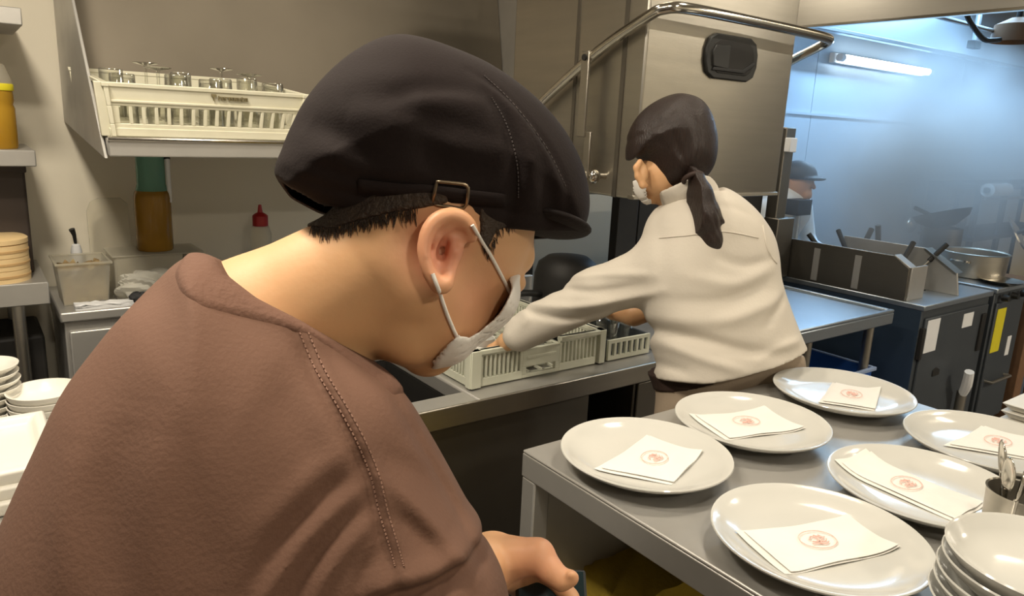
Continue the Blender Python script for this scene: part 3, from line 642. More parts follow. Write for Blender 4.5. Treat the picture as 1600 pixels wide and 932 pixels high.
# pots on the fryer top
def pot(name, lab, cat, loc, r, h, handles=True, m=STEEL, lid=False):
    t = thing(name, lab, cat, loc)
    bm = B(); lathe(bm, [(0, 0), (r*.93, 0), (r*.97, .006), (r, h), (r+.008, h+.003), (r+.002, h+.006), (r-.004, h), (r*.95, .01), (0, .008)], 40); mk('pot_body', bm, m, t, 0, 40)
    if handles:
        for s in (-1, 1): mk('handle', tube(B(), [(s*r, -.04, h*.7), (s*(r+.035), -.03, h*.75), (s*(r+.035), .03, h*.75), (s*r, .04, h*.7)], .006, 8, 4), CHROME, t)
    return t
pot('stock_pot', 'wide pale steel pot on the fryer top at the right edge', 'pot', (4.16, 1.60, .805), .15, .12)
t = thing('serving_dish', 'shallow bright steel dish in front of the pale pot on the fryer', 'dish', (4.05, 1.42, .805))
bm = B(); lathe(bm, [(0, 0), (.06, 0), (.10, .02), (.104, .022), (.06, .005), (0, .005)], 32); mk('dish_body', bm, CHROME, t)
p = on_v(1588, 365, 1.75)
bm = B(); lathe(bm, [(0, .02), (.03, .022), (.10, .008), (.105, 0), (.10, 0), (.03, .016), (0, .014)], 32)
t = thing('pan_lid', 'tilted shiny steel lid standing behind the pale pot', 'lid', p); t.rotation_euler = (math.radians(55), math.radians(25), ANG)
mk('lid_disc', bm, CHROME, t); mk('lid_knob', tube(B(), [(0, 0, .02), (0, 0, .05)], .012, 10), BLACKP, t)
# dark wok lying behind, in the steam
p = on_v(1468, 362, 1.95)
bm = B(); lathe(bm, [(0, 0), (.06, .008), (.13, .05), (.15, .085), (.153, .085), (.134, .048), (.06, .003), (0, -.004)], 36)
t = thing('wok', 'dark wok resting on the boiler behind the inner guard, in the steam', 'wok', (p[0], 1.93, .995)); t.rotation_euler = (math.radians(-18), 0, ANG)
mk('wok_body', bm, DARK, t); mk('handle', tube(B(), [(-.14, 0, .075), (-.30, 0, .12)], .012, 10), BLACKP, t)
t = thing('wok_stand', 'dull steel ring stand carrying the dark wok on the boiler top', 'stand', (p[0], 1.93, .80)); mk('stand_ring', lathe(B(), [(.085, 0), (.10, 0), (.10, .193), (.085, .193)], 28, (0, 0), True), STEELD, t)
# dark pipe shelf at the right, with a roll hanging from it
a = on_v(1530, 297, 2.25); b_ = on_v(1600, 292, 2.25)
t = thing('pipe_shelf', 'dark pipe frame shelf standing behind the fryer at the right edge', 'shelf', (a[0], 2.25, 0)); L_ = 1.7
for x in (0, .45, L_): mk('post', tube(B(), [(x, 0, 0), (x, 0, a[2]+.02)], .022, 10), DARK, t)
for x in (0, .45, L_): mk('rear_post', tube(B(), [(x, .32, 0), (x, .32, a[2]+.02)], .018, 10), DARK, t)
mk('shelf_board', box(B(), -.03, L_+.03, -.03, .35, a[2]+.0, a[2]+.035), DARK, t, .003); mk('lower_board', box(B(), -.03, L_+.03, -.03, .35, .80, .83), DARK, t, .003)
mk('hanging_rail', tube(B(), [(0, -.05, a[2]-.06), (L_, -.05, a[2]-.06)], .010, 10), STEEL, t)
c = on_v(1556, 297, 2.12)
t = thing('paper_roll', 'pale roll hanging level under the dark pipe shelf', 'roll', (c[0]-.13, 2.12, c[2])); mk('roll_body', tube(B(), [(0, 0, 0), (.30, 0, 0)], .045, 20), NOTE, t); mk('roll_core', tube(B(), [(-.02, 0, 0), (.32, 0, 0)], .02, 12), DARK, t)
# utensils hanging on a rail on the steel wall behind the steam
p0 = on_v(1410, 285, 2.60); p1 = on_v(1515, 283, 2.60)
t = thing('utensil_rail', 'steel rail on the blue lit wall with ladles hanging from it', 'rail', (p0[0], 2.60, p0[2])); ln = p1[0]-p0[0]
mk('bar', tube(B(), [(0, 0, 0), (ln, 0, 0)], .010, 8), STEEL, t)
for x in (.02, ln-.02): mk('bracket', tube(B(), [(x, 0, 0), (x, .125, .0)], .008, 8), STEEL, t)
for k in range(5):
    lab = ['hanging ladle at the left end of the wall rail', 'second hanging ladle from the left on the wall rail', 'middle hanging ladle on the wall rail', 'second hanging ladle from the right on the wall rail', 'hanging ladle at the right end of the wall rail'][k]
    loc = (p0[0]+ln*(.12+.19*k), 2.585, p0[2])
    if k == 0:
        t = lad = thing('hanging_ladle', lab, 'ladle', loc, 0, 'ladles on the wall rail')
        mk('rod', tube(B(), [(0, 0, .012), (0, -.012, .0), (0, -.008, -.26)], .006, 8), STEEL, t)
        bm = B(); ball(bm, (0, -.03, -.30), .06, 18, (1, .6, 1)); mk('ladle_bowl', bm, CHROME, t)
    else: copy_thing(lad, loc, 0, lab)
# tube lamp on the wall, hood skirt, cable, heat lamp
t = thing('tube_lamp', 'lit fluorescent tube lamp high on the blue steel wall', 'lamp', (4.42, 2.69, 1.95))
mk('tube', tube(B(), [(.04, -.03, 0), (1.14, -.03, .0)], .021, 14), TUBEG, t); mk('housing', box(B(), 0, 1.18, .005, .04, -.03, .03), NOTE, t, .004)
mk('end_cap', tube(B(), [(.0, -.03, 0), (.04, -.03, 0)], .024, 14), NOTE, t); mk('end_cap', tube(B(), [(1.14, -.03, 0), (1.18, -.03, 0)], .024, 14), NOTE, t)
t = thing('exhaust_hood', 'large steel exhaust hood over the cooking line, skirt along the top edge', 'hood', (3.2, .55, 0))
bm = B(); box(bm, 0, .02, 0, 1.62, 1.957, 2.5); mk('side_skirt', bm, STEEL, t, .003)
bm = B(); box(bm, -.006, .026, 0, 1.62, 1.950, 1.962); mk('skirt_edge', bm, CHROME, t, .002)
mk('front_skirt', box(B(), .02, 4.6, 0, .02, 1.957, 2.5), STEEL, t, .003)
bm = B(); box(bm, .02, 4.6, 1.60, 1.62, 1.985, 2.5); mk('rear_skirt', bm, WALLS, t, .003)
mk('rear_edge', box(B(), .02, 4.6, 1.588, 1.632, 1.965, 1.985), STEELB, t, .003)
mk('gutter_bar', tube(B(), [(.02, 1.05, 1.975), (4.6, 1.05, 1.975)], .010, 8), STEELB, t)
pts = [on_v(x, y, 1.52) for x, y in ((1508, 14), (1514, 30), (1527, 50), (1538, 62), (1552, 63), (1562, 62))]
t = thing('power_cable', 'black power cable sagging under the exhaust hood', 'cable', pts[0])
mk('cord', tube(B(), [(p[0]-pts[0][0], .0, p[2]-pts[0][2]) for p in pts], .011, 8, 4), BLACKP, t)
p = on_v(1588, 50, 1.52)
t = thing('heat_lamp', 'brown heat lamp shade hanging under the hood at the right edge', 'lamp', (p[0], 1.52, p[2]))
bm = B(); lathe(bm, [(.03, .06), (.09, .03), (.10, -.045), (.095, -.045), (.085, .02), (.02, .05)], 32); mk('shade', bm, WOODB, t); mk('stem', tube(B(), [(0, 0, .05), (0, 0, .45)], .012, 10), DARK, t)
p = on_v(1522, 70, 1.9)
t = thing('hood_latch', 'small dark latch block under the hood edge', 'latch', (p[0], 1.9, p[2])); mk('latch_block', box(B(), -.04, .04, -.02, .02, -.02, .02), DARK, t, .003); mk('hanger', tube(B(), [(0, 0, .0), (0, 0, .25)], .015, 8), STEELB, t)
# post with a small white switch box, dark block, wall sign
t = thing('steel_post', 'brownish steel post behind the draining table carrying a white switch box', 'post', (3.06, 2.05, 0)); mk('post_body', box(B(), 0, .075, 0, .06, 0, 1.50), STEELD, t, .004)
mk('base_block', box(B(), -.02, .11, -.03, .05, .80, 1.085), STEELD, t, .004)
mk('switch_box', box(B(), -.006, .05, -.03, 0, 1.39, 1.455), NOTE, t, .004)
p = on_v(1250, 325, 2.3)
t = thing('spice_box', 'small black box beside the steel post, below the steamy cook', 'box', (p[0]-.05, 2.28, 0)); mk('box_body', box(B(), 0, .13, 0, .08, p[2]-.04, p[2]+.045), BLACKP, t, .004); mk('stand', tube(B(), [(.065, .04, 0), (.065, .04, p[2]-.04)], .02, 10), STEELB, t)
# counter beyond the plate table with a stack of white trays
q = on_z(1562, 628, .78)
t = thing('side_counter', 'low steel counter beyond the right end of the plate table', 'counter', (q[0]-.01, q[1]-.40, 0))
mk('counter_top', box(B(), 0, .7, 0, .43, .66, .69), DARK, t, .003)
for x in (.02, .64):
    for y in (.02, .38): mk('leg', box(B(), x, x+.035, y, y+.035, 0, .66), STEEL, t)
tr = None
for k in range(4):
    lab = ['bottom white tray of the small stack at the right edge', 'second tray up in the small stack at the right edge', 'third tray up in the small stack at the right edge', 'top white tray of the small stack at the right edge'][k]
    loc = (q[0]+.01, q[1]-.36, .69+.022*k)
    if tr is None:
        bm = B(); hexa(bm, [(.02, .02, 0), (.38, .02, 0), (.38, .34, 0), (.02, .34, 0)], [(0, 0, .02), (.40, 0, .02), (.40, .36, .02), (0, .36, .02)])
        tr = solo('serving_tray', bm, TRAYW, lab, 'tray', loc, 0, .004, 'white trays on the side counter')
    else: copy_thing(tr, loc, 0, lab)

# steam over the cooking line
m = bpy.data.materials.new('steam'); m.use_nodes = True; nt = m.node_tree; nt.nodes.remove(nt.nodes['Principled BSDF'])
vs = nt.nodes.new('ShaderNodeVolumeScatter'); vs.inputs['Color'].default_value = (.93, .96, 1, 1); vs.inputs['Anisotropy'].default_value = .1
tc = nt.nodes.new('ShaderNodeTexCoord'); nz = nt.nodes.new('ShaderNodeTexNoise'); nz.inputs['Scale'].default_value = 2.6; nz.inputs['Detail'].default_value = 3
mr = nt.nodes.new('ShaderNodeMapRange'); mr.inputs['From Min'].default_value = .32; mr.inputs['From Max'].default_value = .70; mr.inputs['To Min'].default_value = .3; mr.inputs['To Max'].default_value = 2.0
mp_ = nt.nodes.new('ShaderNodeMapping'); mp_.vector_type = 'TEXTURE'; mp_.inputs['Location'].default_value = (.95, .90, 1.32); mp_.inputs['Scale'].default_value = (1.25, .62, .72)
gr = nt.nodes.new('ShaderNodeTexGradient'); gr.gradient_type = 'SPHERICAL'; mu = nt.nodes.new('ShaderNodeMath'); mu.operation = 'MULTIPLY'; pw = nt.nodes.new('ShaderNodeMath'); pw.operation = 'MULTIPLY'; pw.inputs[1].default_value = 2.7
L_ = nt.links; L_.new(tc.outputs['Object'], nz.inputs['Vector']); L_.new(nz.outputs['Fac'], mr.inputs['Value']); L_.new(tc.outputs['Object'], mp_.inputs['Vector']); L_.new(mp_.outputs[0], gr.inputs['Vector'])
L_.new(gr.outputs['Fac'], pw.inputs[0]); L_.new(mr.outputs[0], mu.inputs[0]); L_.new(pw.outputs[0], mu.inputs[1]); L_.new(mu.outputs[0], vs.inputs['Density']); L_.new(vs.outputs[0], nt.nodes['Material Output'].inputs['Volume'])
bm = B(); ball(bm, (.95, .90, 1.32), 1, 28, (1.25, .62, .72))
tag(mk('steam_cloud', bm, m, None, 0, 0, (3.3, 1.0, 0)), 'pale steam rising over the noodle boiler', 'steam', None, 'stuff')

# ------------------------------------------------------------------ rack shelf with the glass rack, on the left of the back wall
t = thing('rack_shelf', 'sloping steel wall shelf with side cheek holding the glass rack', 'shelf', (.287, 2.0, 0))
SL = .07
bm = B(); hexa(bm, [(.0, 0, 1.337), (1.52, 0, 1.337), (1.52, .74, 1.337+SL), (0, .74, 1.337+SL)], [(0, 0, 1.378), (1.52, 0, 1.378), (1.52, .74, 1.378+SL), (0, .74, 1.378+SL)]); mk('shelf_board', bm, STEELW, t, .004)
mk('front_lip', tube(B(), [(0, -.004, 1.380), (1.52, -.004, 1.380)], .006, 10), CHROME, t)
for x in (-.010, 1.522): mk('side_cheek', prism(B(), [(-.004, 1.333), (.745, 1.400), (.745, 2.45), (.62, 2.45), (.343, 1.72)], 0, x, x+.008), STEELW, t, .002)
bm = B(); hexa(bm, [(0, .50, 1.43), (1.52, .50, 1.43), (1.52, .515, 1.43), (0, .515, 1.43)], [(0, .70, 2.45), (1.52, .70, 2.45), (1.52, .715, 2.45), (0, .715, 2.45)]); mk('back_sheet', bm, SHEET, t)
t = thing('glass_rack', 'ivory square glass rack with dark maker mark on the steel wall shelf', 'glass rack', (.285, 2.03, 1.385)); t.rotation_euler = (math.radians(5.5), 0, ANG)
GH = .126; GW = .49; HL = [(a, b, .030, .072) for a, b in slots(.035, GW-.035, 15, .72)]
def flare(bm, f=.012):
    for v in bm.verts:
        k = v.co.z/GH
        v.co.y -= f*k*1.3; v.co.x += (v.co.x-GW/2)/(GW/2)*f*k
    return bm
for nm, ang, off in (('front_wall', 0, (0, 0)), ('back_wall', math.pi, (GW, .46)), ('side_wall', math.pi/2, (GW-.015, -.015)), ('side_wall', -math.pi/2, (.015, .475))):
    bm = B(); holed_wall(bm, 0, GW, 0, GH, 0, .010, HL); box(bm, -.002, GW+.002, -.004, .012, GH-.010, GH); box(bm, .02, GW-.02, -.004, 0, .080, .086); box(bm, 0, GW, -.003, 0, 0, .02)
    if ang == 0: box(bm, -.006, .02, -.005, .012, .0, GH)
    o = mk(nm, flare(bm), RACKP, t, .0015); o.location = (off[0], off[1], 0); o.rotation_euler = (0, 0, ang)
bm = B()
for k in range(11): box(bm, .01+.044*k, .016+.044*k, .01, .45, .004, .010); box(bm, .01, GW-.01, .01+.042*k, .016+.042*k, .004, .010)
mk('grid_base', bm, RACKP, t)
# the maker mark: a small emblem and a run of short dark letters
bm = B(); MK = mat('olive_mark', (.16, .13, .06), .6, 0, (30, (.20, .165, .085), .3)); x = .243
prism(bm, [(x, .112), (x+.012, .112), (x+.012, .106), (x+.008, .106), (x+.006, .095), (x+.004, .106), (x, .106)], 1, -.0185, -.0085)
x = .260
for k, g in enumerate('faranaxte'):
    wd = .0062
    box(bm, x, x+.0018, -.0185, -.0085, .098, .1085 if g in 'ft' else .107)
    if g != 'x': box(bm, x+.0018, x+wd, -.0185, -.0085, .1052, .1070)
    if g in 'aenx': box(bm, x+wd-.0016, x+wd, -.0185, -.0085, .098, .107)
    if g in 'aetx': box(bm, x+.0018, x+wd, -.0185, -.0085, .098, .0998)
    if g in 'aef': box(bm, x+.0018, x+wd, -.0185, -.0085, .1018, .1034)
    x += .0083
mk('maker_mark', bm, MK, [c for c in t.children if c.name.startswith('front_wall')][0])
# upturned stem glasses and tumblers in the rack
STEMG = [(.0, .150), (.032, .149), (.033, .147), (.006, .141), (.004, .134), (.0036, .095), (.007, .085), (.026, .066), (.033, .040), (.030, .004), (.0285, .004), (.0312, .040), (.0245, .064), (.0, .080)]
def rk(x, y, z): return (.285+x, 2.03+y-.01, 1.385+.012+z+.096*y)
g0 = None
for k, (x, y, lab) in enumerate([(.145, .10, 'upturned stem glass sparkling left of centre in the ivory glass rack'), (.375, .10, 'upturned stem glass right of the maker mark in the ivory glass rack'), (.155, .30, 'upturned stem glass in the back row, behind the left sparkling one'), (.36, .31, 'upturned stem glass in the back row on the right')]):
    if g0 is None:
        t = g0 = thing('stem_glass', lab, 'glass', rk(x, y, 0), 0, 'stem glasses in the ivory rack'); bm = B(); lathe(bm, STEMG, 32); mk('glass_body', bm, GLASS, t, 0, 50)
    else: copy_thing(g0, rk(x, y, 0), 0, lab)
g0 = None
for k in range(8):
    x, y = (.06, .065, .27, .315, .445, .21, .25, .43)[k], (.09, .28, .09, .16, .12, .20, .33, .30)[k]
    lab = ['faint tumbler at the front left corner of the ivory glass rack', 'faint tumbler behind the front left corner of the ivory rack', 'faint tumbler at the front middle above the maker mark', 'faint tumbler behind the maker mark in the second row', 'faint tumbler at the front right corner of the ivory glass rack', 'faint tumbler in the second row right of the left stem glass', 'faint tumbler in the back row middle of the ivory rack', 'faint tumbler at the back right of the ivory rack'][k]
    if g0 is None:
        bm = B(); lathe(bm, [(0, .128), (.027, .128), (.029, .125), (.034, .002), (.0325, .002), (.0275, .118), (0, .119)], 28); g0 = solo('upturned_tumbler', bm, GLASS, lab, 'glass', rk(x, y, 0), 0, 0, 'tumblers in the ivory rack', smooth=50)
    else: copy_thing(g0, rk(x, y, 0), 0, lab)

# ------------------------------------------------------------------ counter below it, with bottle, tub and clutter
CT = .88
t = thing('refrigerated_counter', 'steel counter under the wall shelf with a plain pale front', 'counter', (.185, 2.36, 0))
mk('worktop', box(B(), 0, 1.5, 0, .38, CT-.03, CT), STEELW, t, .005)
mk('cabinet', box(B(), .01, 1.49, .02, .38, .1, CT-.03), STEELW, t, .004)
for k in range(3):
    d = mk('door', box(B(), .02+.49*k, .49+.49*k, .008, .02, .14, CT-.06), STEELW, t, .004)
for x in (.05, 1.45): mk('foot', box(B(), x, x+.04, .06, .10, 0, .1), STEELD, t)
p = on_v(243, 390, 2.52); px, pz = p[0], p[2]
t = thing('riser_box', 'grey plastic riser box on the counter carrying the amber oil bottle', 'box', (px-.13, 2.44, CT)); mk('box_body', box(B(), 0, .25, 0, .16, 0, pz-CT-.004), CLEARP, t, .008); mk('box_lid', box(B(), -.006, .256, -.006, .166, pz-CT-.004, pz-CT), CLEARP, t, .003)
t = thing('oil_bottle', 'tall bottle with green neck and amber oil under the wall shelf', 'bottle', (px, 2.52, pz))
bm = B(); lathe(bm, [(0, 0), (.050, 0), (.053, .004), (.053, .165), (.050, .180), (.045, .187), (0, .188)], 36); mk('oil_body', bm, AMBER, t, 0, 50)
bm = B(); lathe(bm, [(.046, .186), (.044, .195), (.041, .205), (.041, .300), (.038, .30), (.038, .2), (.043, .186)], 36, close=True); nk = mk('green_neck', bm, GREENG, t, 0, 50)
mk('pour_tube', tube(B(), [(.046, -.02, .15), (.046, -.02, .275), (.046, -.018, .285)], .007, 10), NOTE, t); mk('tube_tip', tube(B(), [(.046, -.019, .283), (.046, -.015, .298)], .009, 10), BLACKP, t)
p = on_v(408, 385, 2.55)
t = thing('squeeze_bottle', 'pale squeeze bottle with dark red nozzle cap beside the nape of the cap wearer', 'bottle', (p[0], 2.55, CT)); hh = on_v(408, 350, 2.55)[2]-CT
bm = B(); lathe(bm, [(0, 0), (.034, 0), (.036, .004), (.036, hh-.035), (.028, hh-.008), (.020, hh), (0, hh)], 32); mk('bottle_body', bm, CLEARP, t)
bm = B(); lathe(bm, [(.026, hh-.008), (.026, hh+.028), (.020, hh+.034), (.009, hh+.040), (.005, hh+.066), (0, hh+.067)], 28); mk('nozzle_cap', bm, REDC, t)
p = on_v(205, 400, 2.68)
t = thing('cutting_sheet', 'translucent round cornered plastic sheet leaning on the wall left of the oil bottle', 'board', (on_v(142, 400, 2.66)[0], 2.66, CT))
wd = p[0]-on_v(142, 400, 2.66)[0]; ht = on_v(170, 310, 2.66)[2]-CT
bm = B(); prism(bm, [(0, .0), (wd, 0), (wd, ht-.02), (wd-.02, ht), (.035, ht), (.012, ht-.012), (0, ht-.04)], 1, 0, .006); t.rotation_euler = (math.radians(-4), 0, ANG)
mk('sheet', bm, CLEARP, t, .002)
def tub(lab, loc, a, b, h, m=CLEARP, fill=None):
    t = thing('food_tub', lab, 'tub', loc, 0)
    bm = B(); hexa(bm, [(.01, .01, 0), (a-.01, .01, 0), (a-.01, b-.01, 0), (.01, b-.01, 0)], [(0, 0, h), (a, 0, h), (a, b, h), (0, b, h)]); bmesh.ops.delete(bm, geom=[f for f in bm.faces if f.calc_center_median().z > h-.001], context='FACES')
    o = mk('tub_body', bm, m, t); s_ = o.modifiers.new('solid', 'SOLIDIFY'); s_.thickness = .003
    bm = B(); box(bm, -.006, a+.006, -.006, .002, h-.004, h+.003); box(bm, -.006, a+.006, b-.002, b+.006, h-.004, h+.003); box(bm, -.006, .002, .002, b-.002, h-.004, h+.003); box(bm, a-.002, a+.006, .002, b-.002, h-.004, h+.003); mk('tub_rim', bm, m, t, .002)
    if fill:
        bm = B(); box(bm, .012, a-.012, .012, b-.012, .004, h*.75); bmesh.ops.subdivide_edges(bm, edges=bm.edges, cuts=9, use_grid_fill=True)
        for v in bm.verts:
            if v.co.z > h*.6: v.co.z += random.uniform(-.01, .022)
        mk('food_scraps', bm, fill, t, 0, 80)
    return t
tub('cloudy plastic tub with brown scraps, left of the oil bottle', (.195, 2.43, CT), .135, .16, .125, CLEARP, SAUCE)
t = thing('plastic_bag', 'crumpled clear plastic bag on the counter in front of the oil bottle', 'bag', (.43, 2.425, CT))
bm = B(); bmesh.ops.create_icosphere(bm, subdivisions=4, radius=1); rb = random.Random(5)
ph_ = [(rb.uniform(4, 11), rb.uniform(4, 11), rb.uniform(4, 11), rb.uniform(0, 6)) for _ in range(7)]
for v in bm.verts:
    n_ = sum(math.sin(a*v.co.x+b*v.co.y+c*v.co.z+d) for a, b, c, d in ph_)/7
    k = 1+.32*n_; v.co = Vector((v.co.x*.085*k, v.co.y*.05*k, max(0, .045+v.co.z*.048*k)))
mk('bag_film', bm, mat('crumpled_clear_film', (.82, .80, .72), .22, 0, (14, (.74, .71, .62), .3), trans=.3, alpha=.75, ior=1.2), t, 0, 25)
for k, (a, b) in enumerate([(.345, 2.385), (.372, 2.378), (.30, 2.39)]):
    bm = B(); bmesh.ops.create_icosphere(bm, subdivisions=2, radius=.012)
    for v in bm.verts: v.co = Vector((v.co.x*1.2, v.co.y, max(-.004, v.co.z*.5)))+Vector((rb.uniform(-1, 1), rb.uniform(-1, 1), 0))*.0015
    for v in bm.verts: v.co.z += .004
    solo('bottle_stopper', bm, (SAUCE, NOTE, RUBBERM)[k], ['small brown stopper on the counter front beside the folded cloth', 'small white stopper on the counter front beside the scrub pad', 'small black stopper on the counter front above the folded cloth'][k], 'stopper', (a, b, CT), 0, 0, smooth=60)
tub('low clear tub right of the riser box on the counter', (.60, 2.42, CT), .16, .14, .07, CLEARP, SAUCE)
t = thing('pump_dispenser', 'small white dispenser with dark spout against the wall at the counter end', 'dispenser', (on_v(120, 400, 2.69)[0], 2.69, CT))
bm = B(); lathe(bm, [(0, 0), (.015, 0), (.017, .004), (.016, .12), (.012, .138), (.007, .142), (0, .142)], 24); mk('dispenser_body', bm, NOTE, t); bm = B(); tube(bm, [(0, 0, .14), (-.002, 0, .17), (-.008, -.004, .19)], [.004, .006, .009], 8); mk('spout', bm, BLACKP, t)
t = thing('scrub_pad', 'black crumpled scrub pad on the front edge of the steel counter', 'scrubber', (on_z(211, 459, CT+.01)[0], 2.385, CT))
bm = B(); ball(bm, (0, 0, .016), .03, 20, (1.1, .7, .62))
for v in bm.verts: v.co += Vector((random.uniform(-1, 1), random.uniform(-1, 1), random.uniform(-1, 1)*(v.co.z > .004)))*.0035
bmesh.ops.translate(bm, verts=bm.verts, vec=(0, 0, .004)); mk('pad', bm, RUBBERM, t, 0, 0)
t = thing('damp_cloth', 'folded white cloth along the front edge of the steel counter', 'cloth', (.225, 2.365, CT))
bm = B(); box(bm, 0, .15, 0, .045, 0, .014); bmesh.ops.subdivide_edges(bm, edges=bm.edges, cuts=7, use_grid_fill=True)
for v in bm.verts:
    if v.co.z > .002: v.co.z += random.uniform(-.003, .005)
mk('cloth_fold', bm, NOTE, t, 0, 0)
# brush holder
t = thing('steel_scoop', 'small steel scoop upright on the counter right of the oil bottle', 'scoop', (on_v(281, 400, 2.44)[0], 2.40, CT))
mk('scoop_handle', tube(B(), [(0, 0, .06), (.006, 0, .14)], .006, 8), STEELD, t); bm = B(); lathe(bm, [(0, 0), (.02, 0), (.026, .06), (.023, .06), (.018, .004), (0, .004)], 20); mk('scoop_body', bm, STEEL, t)

# ------------------------------------------------------------------ left shelf unit
t = thing('shelf_unit', 'steel shelf unit at the left edge with bottles and bamboo steamers', 'shelf', (-.75, 2.35, 0)); SW = .915
for z0, z1 in ((1.643, 1.686), (1.288, 1.331), (.912, .975)): mk('shelf_board', box(B(), 0, SW, 0, .36, z0, z1), STEELW, t, .003)
for x in (.01, SW-.105):
    for y in (.02, .33): mk('post', tube(B(), [(x+.03, y, 0), (x+.03, y, 1.9 if y > .1 or x < .1 else .912)], .016, 12), STEEL, t)
def jar(lab, loc, r, h, col):
    t = thing('oil_jar', lab, 'bottle', loc, 0, 'oil jars on the shelf unit')
    bm = B(); lathe(bm, [(0, 0), (r*.94, 0), (r, .006), (r, h*.42), (r*.94, h*.46), (r, h*.5), (r*.97, h*.62), (0, h*.62)], 32); mk('oil_body', bm, col, t, 0, 40)
    bm = B(); lathe(bm, [(r*.99, h*.621), (r*.97, h*.70), (r*.72, h*.86), (r*.36, h*.90), (r*.36, h*.94), (0, h*.94)], 32); mk('bottle_shoulder', bm, CLEARP, t, 0, 40)
    bm = B(); lathe(bm, [(r*1.01, h*.60), (r*1.02, h*.61), (r*1.02, h*.66), (r*1.0, h*.67)], 32); mk('yellow_band', bm, YELP, t)
    bm = B(); lathe(bm, [(r*.40, h*.93), (r*.40, h), (0, h)], 24); mk('screw_cap', bm, NOTE, t); return t
j0 = jar('yellow oil jar at the right end of the middle shelf board', (.080, 2.43, 1.331), .055, .25, YELLOW)
t = thing('storage_bin', 'dark brown storage bin standing behind the bamboo steamer on the low shelf', 'bin', (-.34, 2.49, .975)); mk('bin_body', box(B(), 0, .485, 0, .20, 0, .300), BROWNBOX, t, .008); mk('bin_lid', box(B(), -.004, .489, -.004, .204, .286, .306), BROWNBOX, t, .004)
st = None
for k in range(3):
    lab = ['bottom pale wood steamer ring in the stack on the low shelf', 'middle pale wood steamer ring in the stack on the low shelf', 'top pale wood steamer of the stack on the low shelf'][k]; loc = (.050, 2.435, .975+.034*k)
    if st is None:
        t = st = thing('wooden_steamer', lab, 'steamer', loc, 0, 'wood steamers on the low shelf')
        bm = B(); lathe(bm, [(.078, 0), (.082, 0), (.082, .032), (.078, .0335), (.074, .032), (.074, .0)], 40, close=True); mk('steamer_ring', bm, BAMBOO, t, 0, 40); bm = B(); lathe(bm, [(0, .012), (.074, .012), (.074, .018), (0, .018)], 40); mk('slat_base', bm, BAMBOO, t)
        bm = B(); lathe(bm, [(.082, .012), (.0835, .013), (.0835, .019), (.082, .02)], 40); mk('binding', bm, mat('wood_binding', (.55, .36, .16), .6, 0, (12, (.48, .30, .13), .3)), t)
    else: top_ = copy_thing(st, loc, 0, lab)
bm = B(); lathe(bm, [(0, .034), (.078, .034), (.083, .036), (.083, .048), (.076, .053), (0, .055)], 40); mk('steamer_lid', bm, BAMBOO, top_, 0, 40)
t = thing('dark_crate', 'dark crate on the floor beneath the low shelf board', 'crate', (-.1, 2.45, 0)); mk('crate_body', box(B(), 0, .25, 0, .25, 0, .80), DARK, t, .01)

# ------------------------------------------------------------------ left work table with saucers, bowls and trays
t = thing('left_work_table', 'steel work table left of the cook in brown, loaded with white tableware', 'table', (-.75, 1.15, 0))
mk('tabletop', box(B(), 0, .92, 0, .90, .735, .765), STEELW, t, .004)
for x in (.02, .86):
    for y in (.02, .84): mk('leg', box(B(), x, x+.04, y, y+.04, 0, .735), STEEL, t, .003)
mk('lower_shelf', box(B(), .02, .9, .02, .88, .30, .325), STEELD, t)
tr = None
for k in range(3):
    lab = ['bottom white rectangular tray of the stack on the left work table', 'middle white tray in the stack on the left work table', 'top white rectangular tray on the left work table, empty'][k]; loc = (-.36, 1.40, .765+.027*k)
    if tr is None:
        bm = B(); A = [(.012, .012), (.438, .012), (.438, .268), (.012, .268)]; O_ = [(0, 0), (.45, 0), (.45, .28), (0, .28)]; I_ = [(.018, .018), (.432, .018), (.432, .262), (.018, .262)]; J_ = [(.03, .03), (.42, .03), (.42, .25), (.03, .25)]
        R_ = [[bm.verts.new((x, y, z)) for x, y in P] for P, z in ((A, 0), (O_, .030), (I_, .032), (J_, .014))]
        bm.faces.new(R_[0][::-1]); bm.faces.new(R_[3])
        for a, b in zip(R_, R_[1:]):
            for i in range(4): bm.faces.new((a[i], a[(i+1) % 4], b[(i+1) % 4], b[i]))
        bmesh.ops.recalc_face_normals(bm, faces=bm.faces); tr = solo('rectangular_tray', bm, TRAYW, lab, 'tray', loc, 0, .006, 'white trays on the left work table')
    else: copy_thing(tr, loc, 0, lab)
sc = None
for k in range(8):
    lab = ['bottom saucer of the tall stack at the left edge', 'second saucer up in the tall stack at the left edge', 'third saucer up in the tall stack at the left edge', 'fourth saucer up in the tall stack at the left edge', 'fourth saucer from the top of the tall stack at the left edge', 'third saucer from the top of the tall stack at the left edge', 'second saucer from the top of the tall stack at the left edge', 'top saucer of the tall stack at the left edge'][k]
    loc = (-.005+.001*(k % 3), 1.86, .765+.0165*k)
    if sc is None:
        bm = B(); lathe(bm, [(0, .004), (.032, .004), (.034, 0), (.040, 0), (.042, .005), (.060, .016), (.0655, .0225), (.066, .025), (.064, .0255), (.058, .022), (.040, .0105), (0, .0095)], 44); sc = solo('saucer', bm, TRAYW, lab, 'saucer', loc, 0, 0, 'saucers stacked on the left work table', smooth=50)
    else: copy_thing(sc, loc, 0, lab)
sc = None
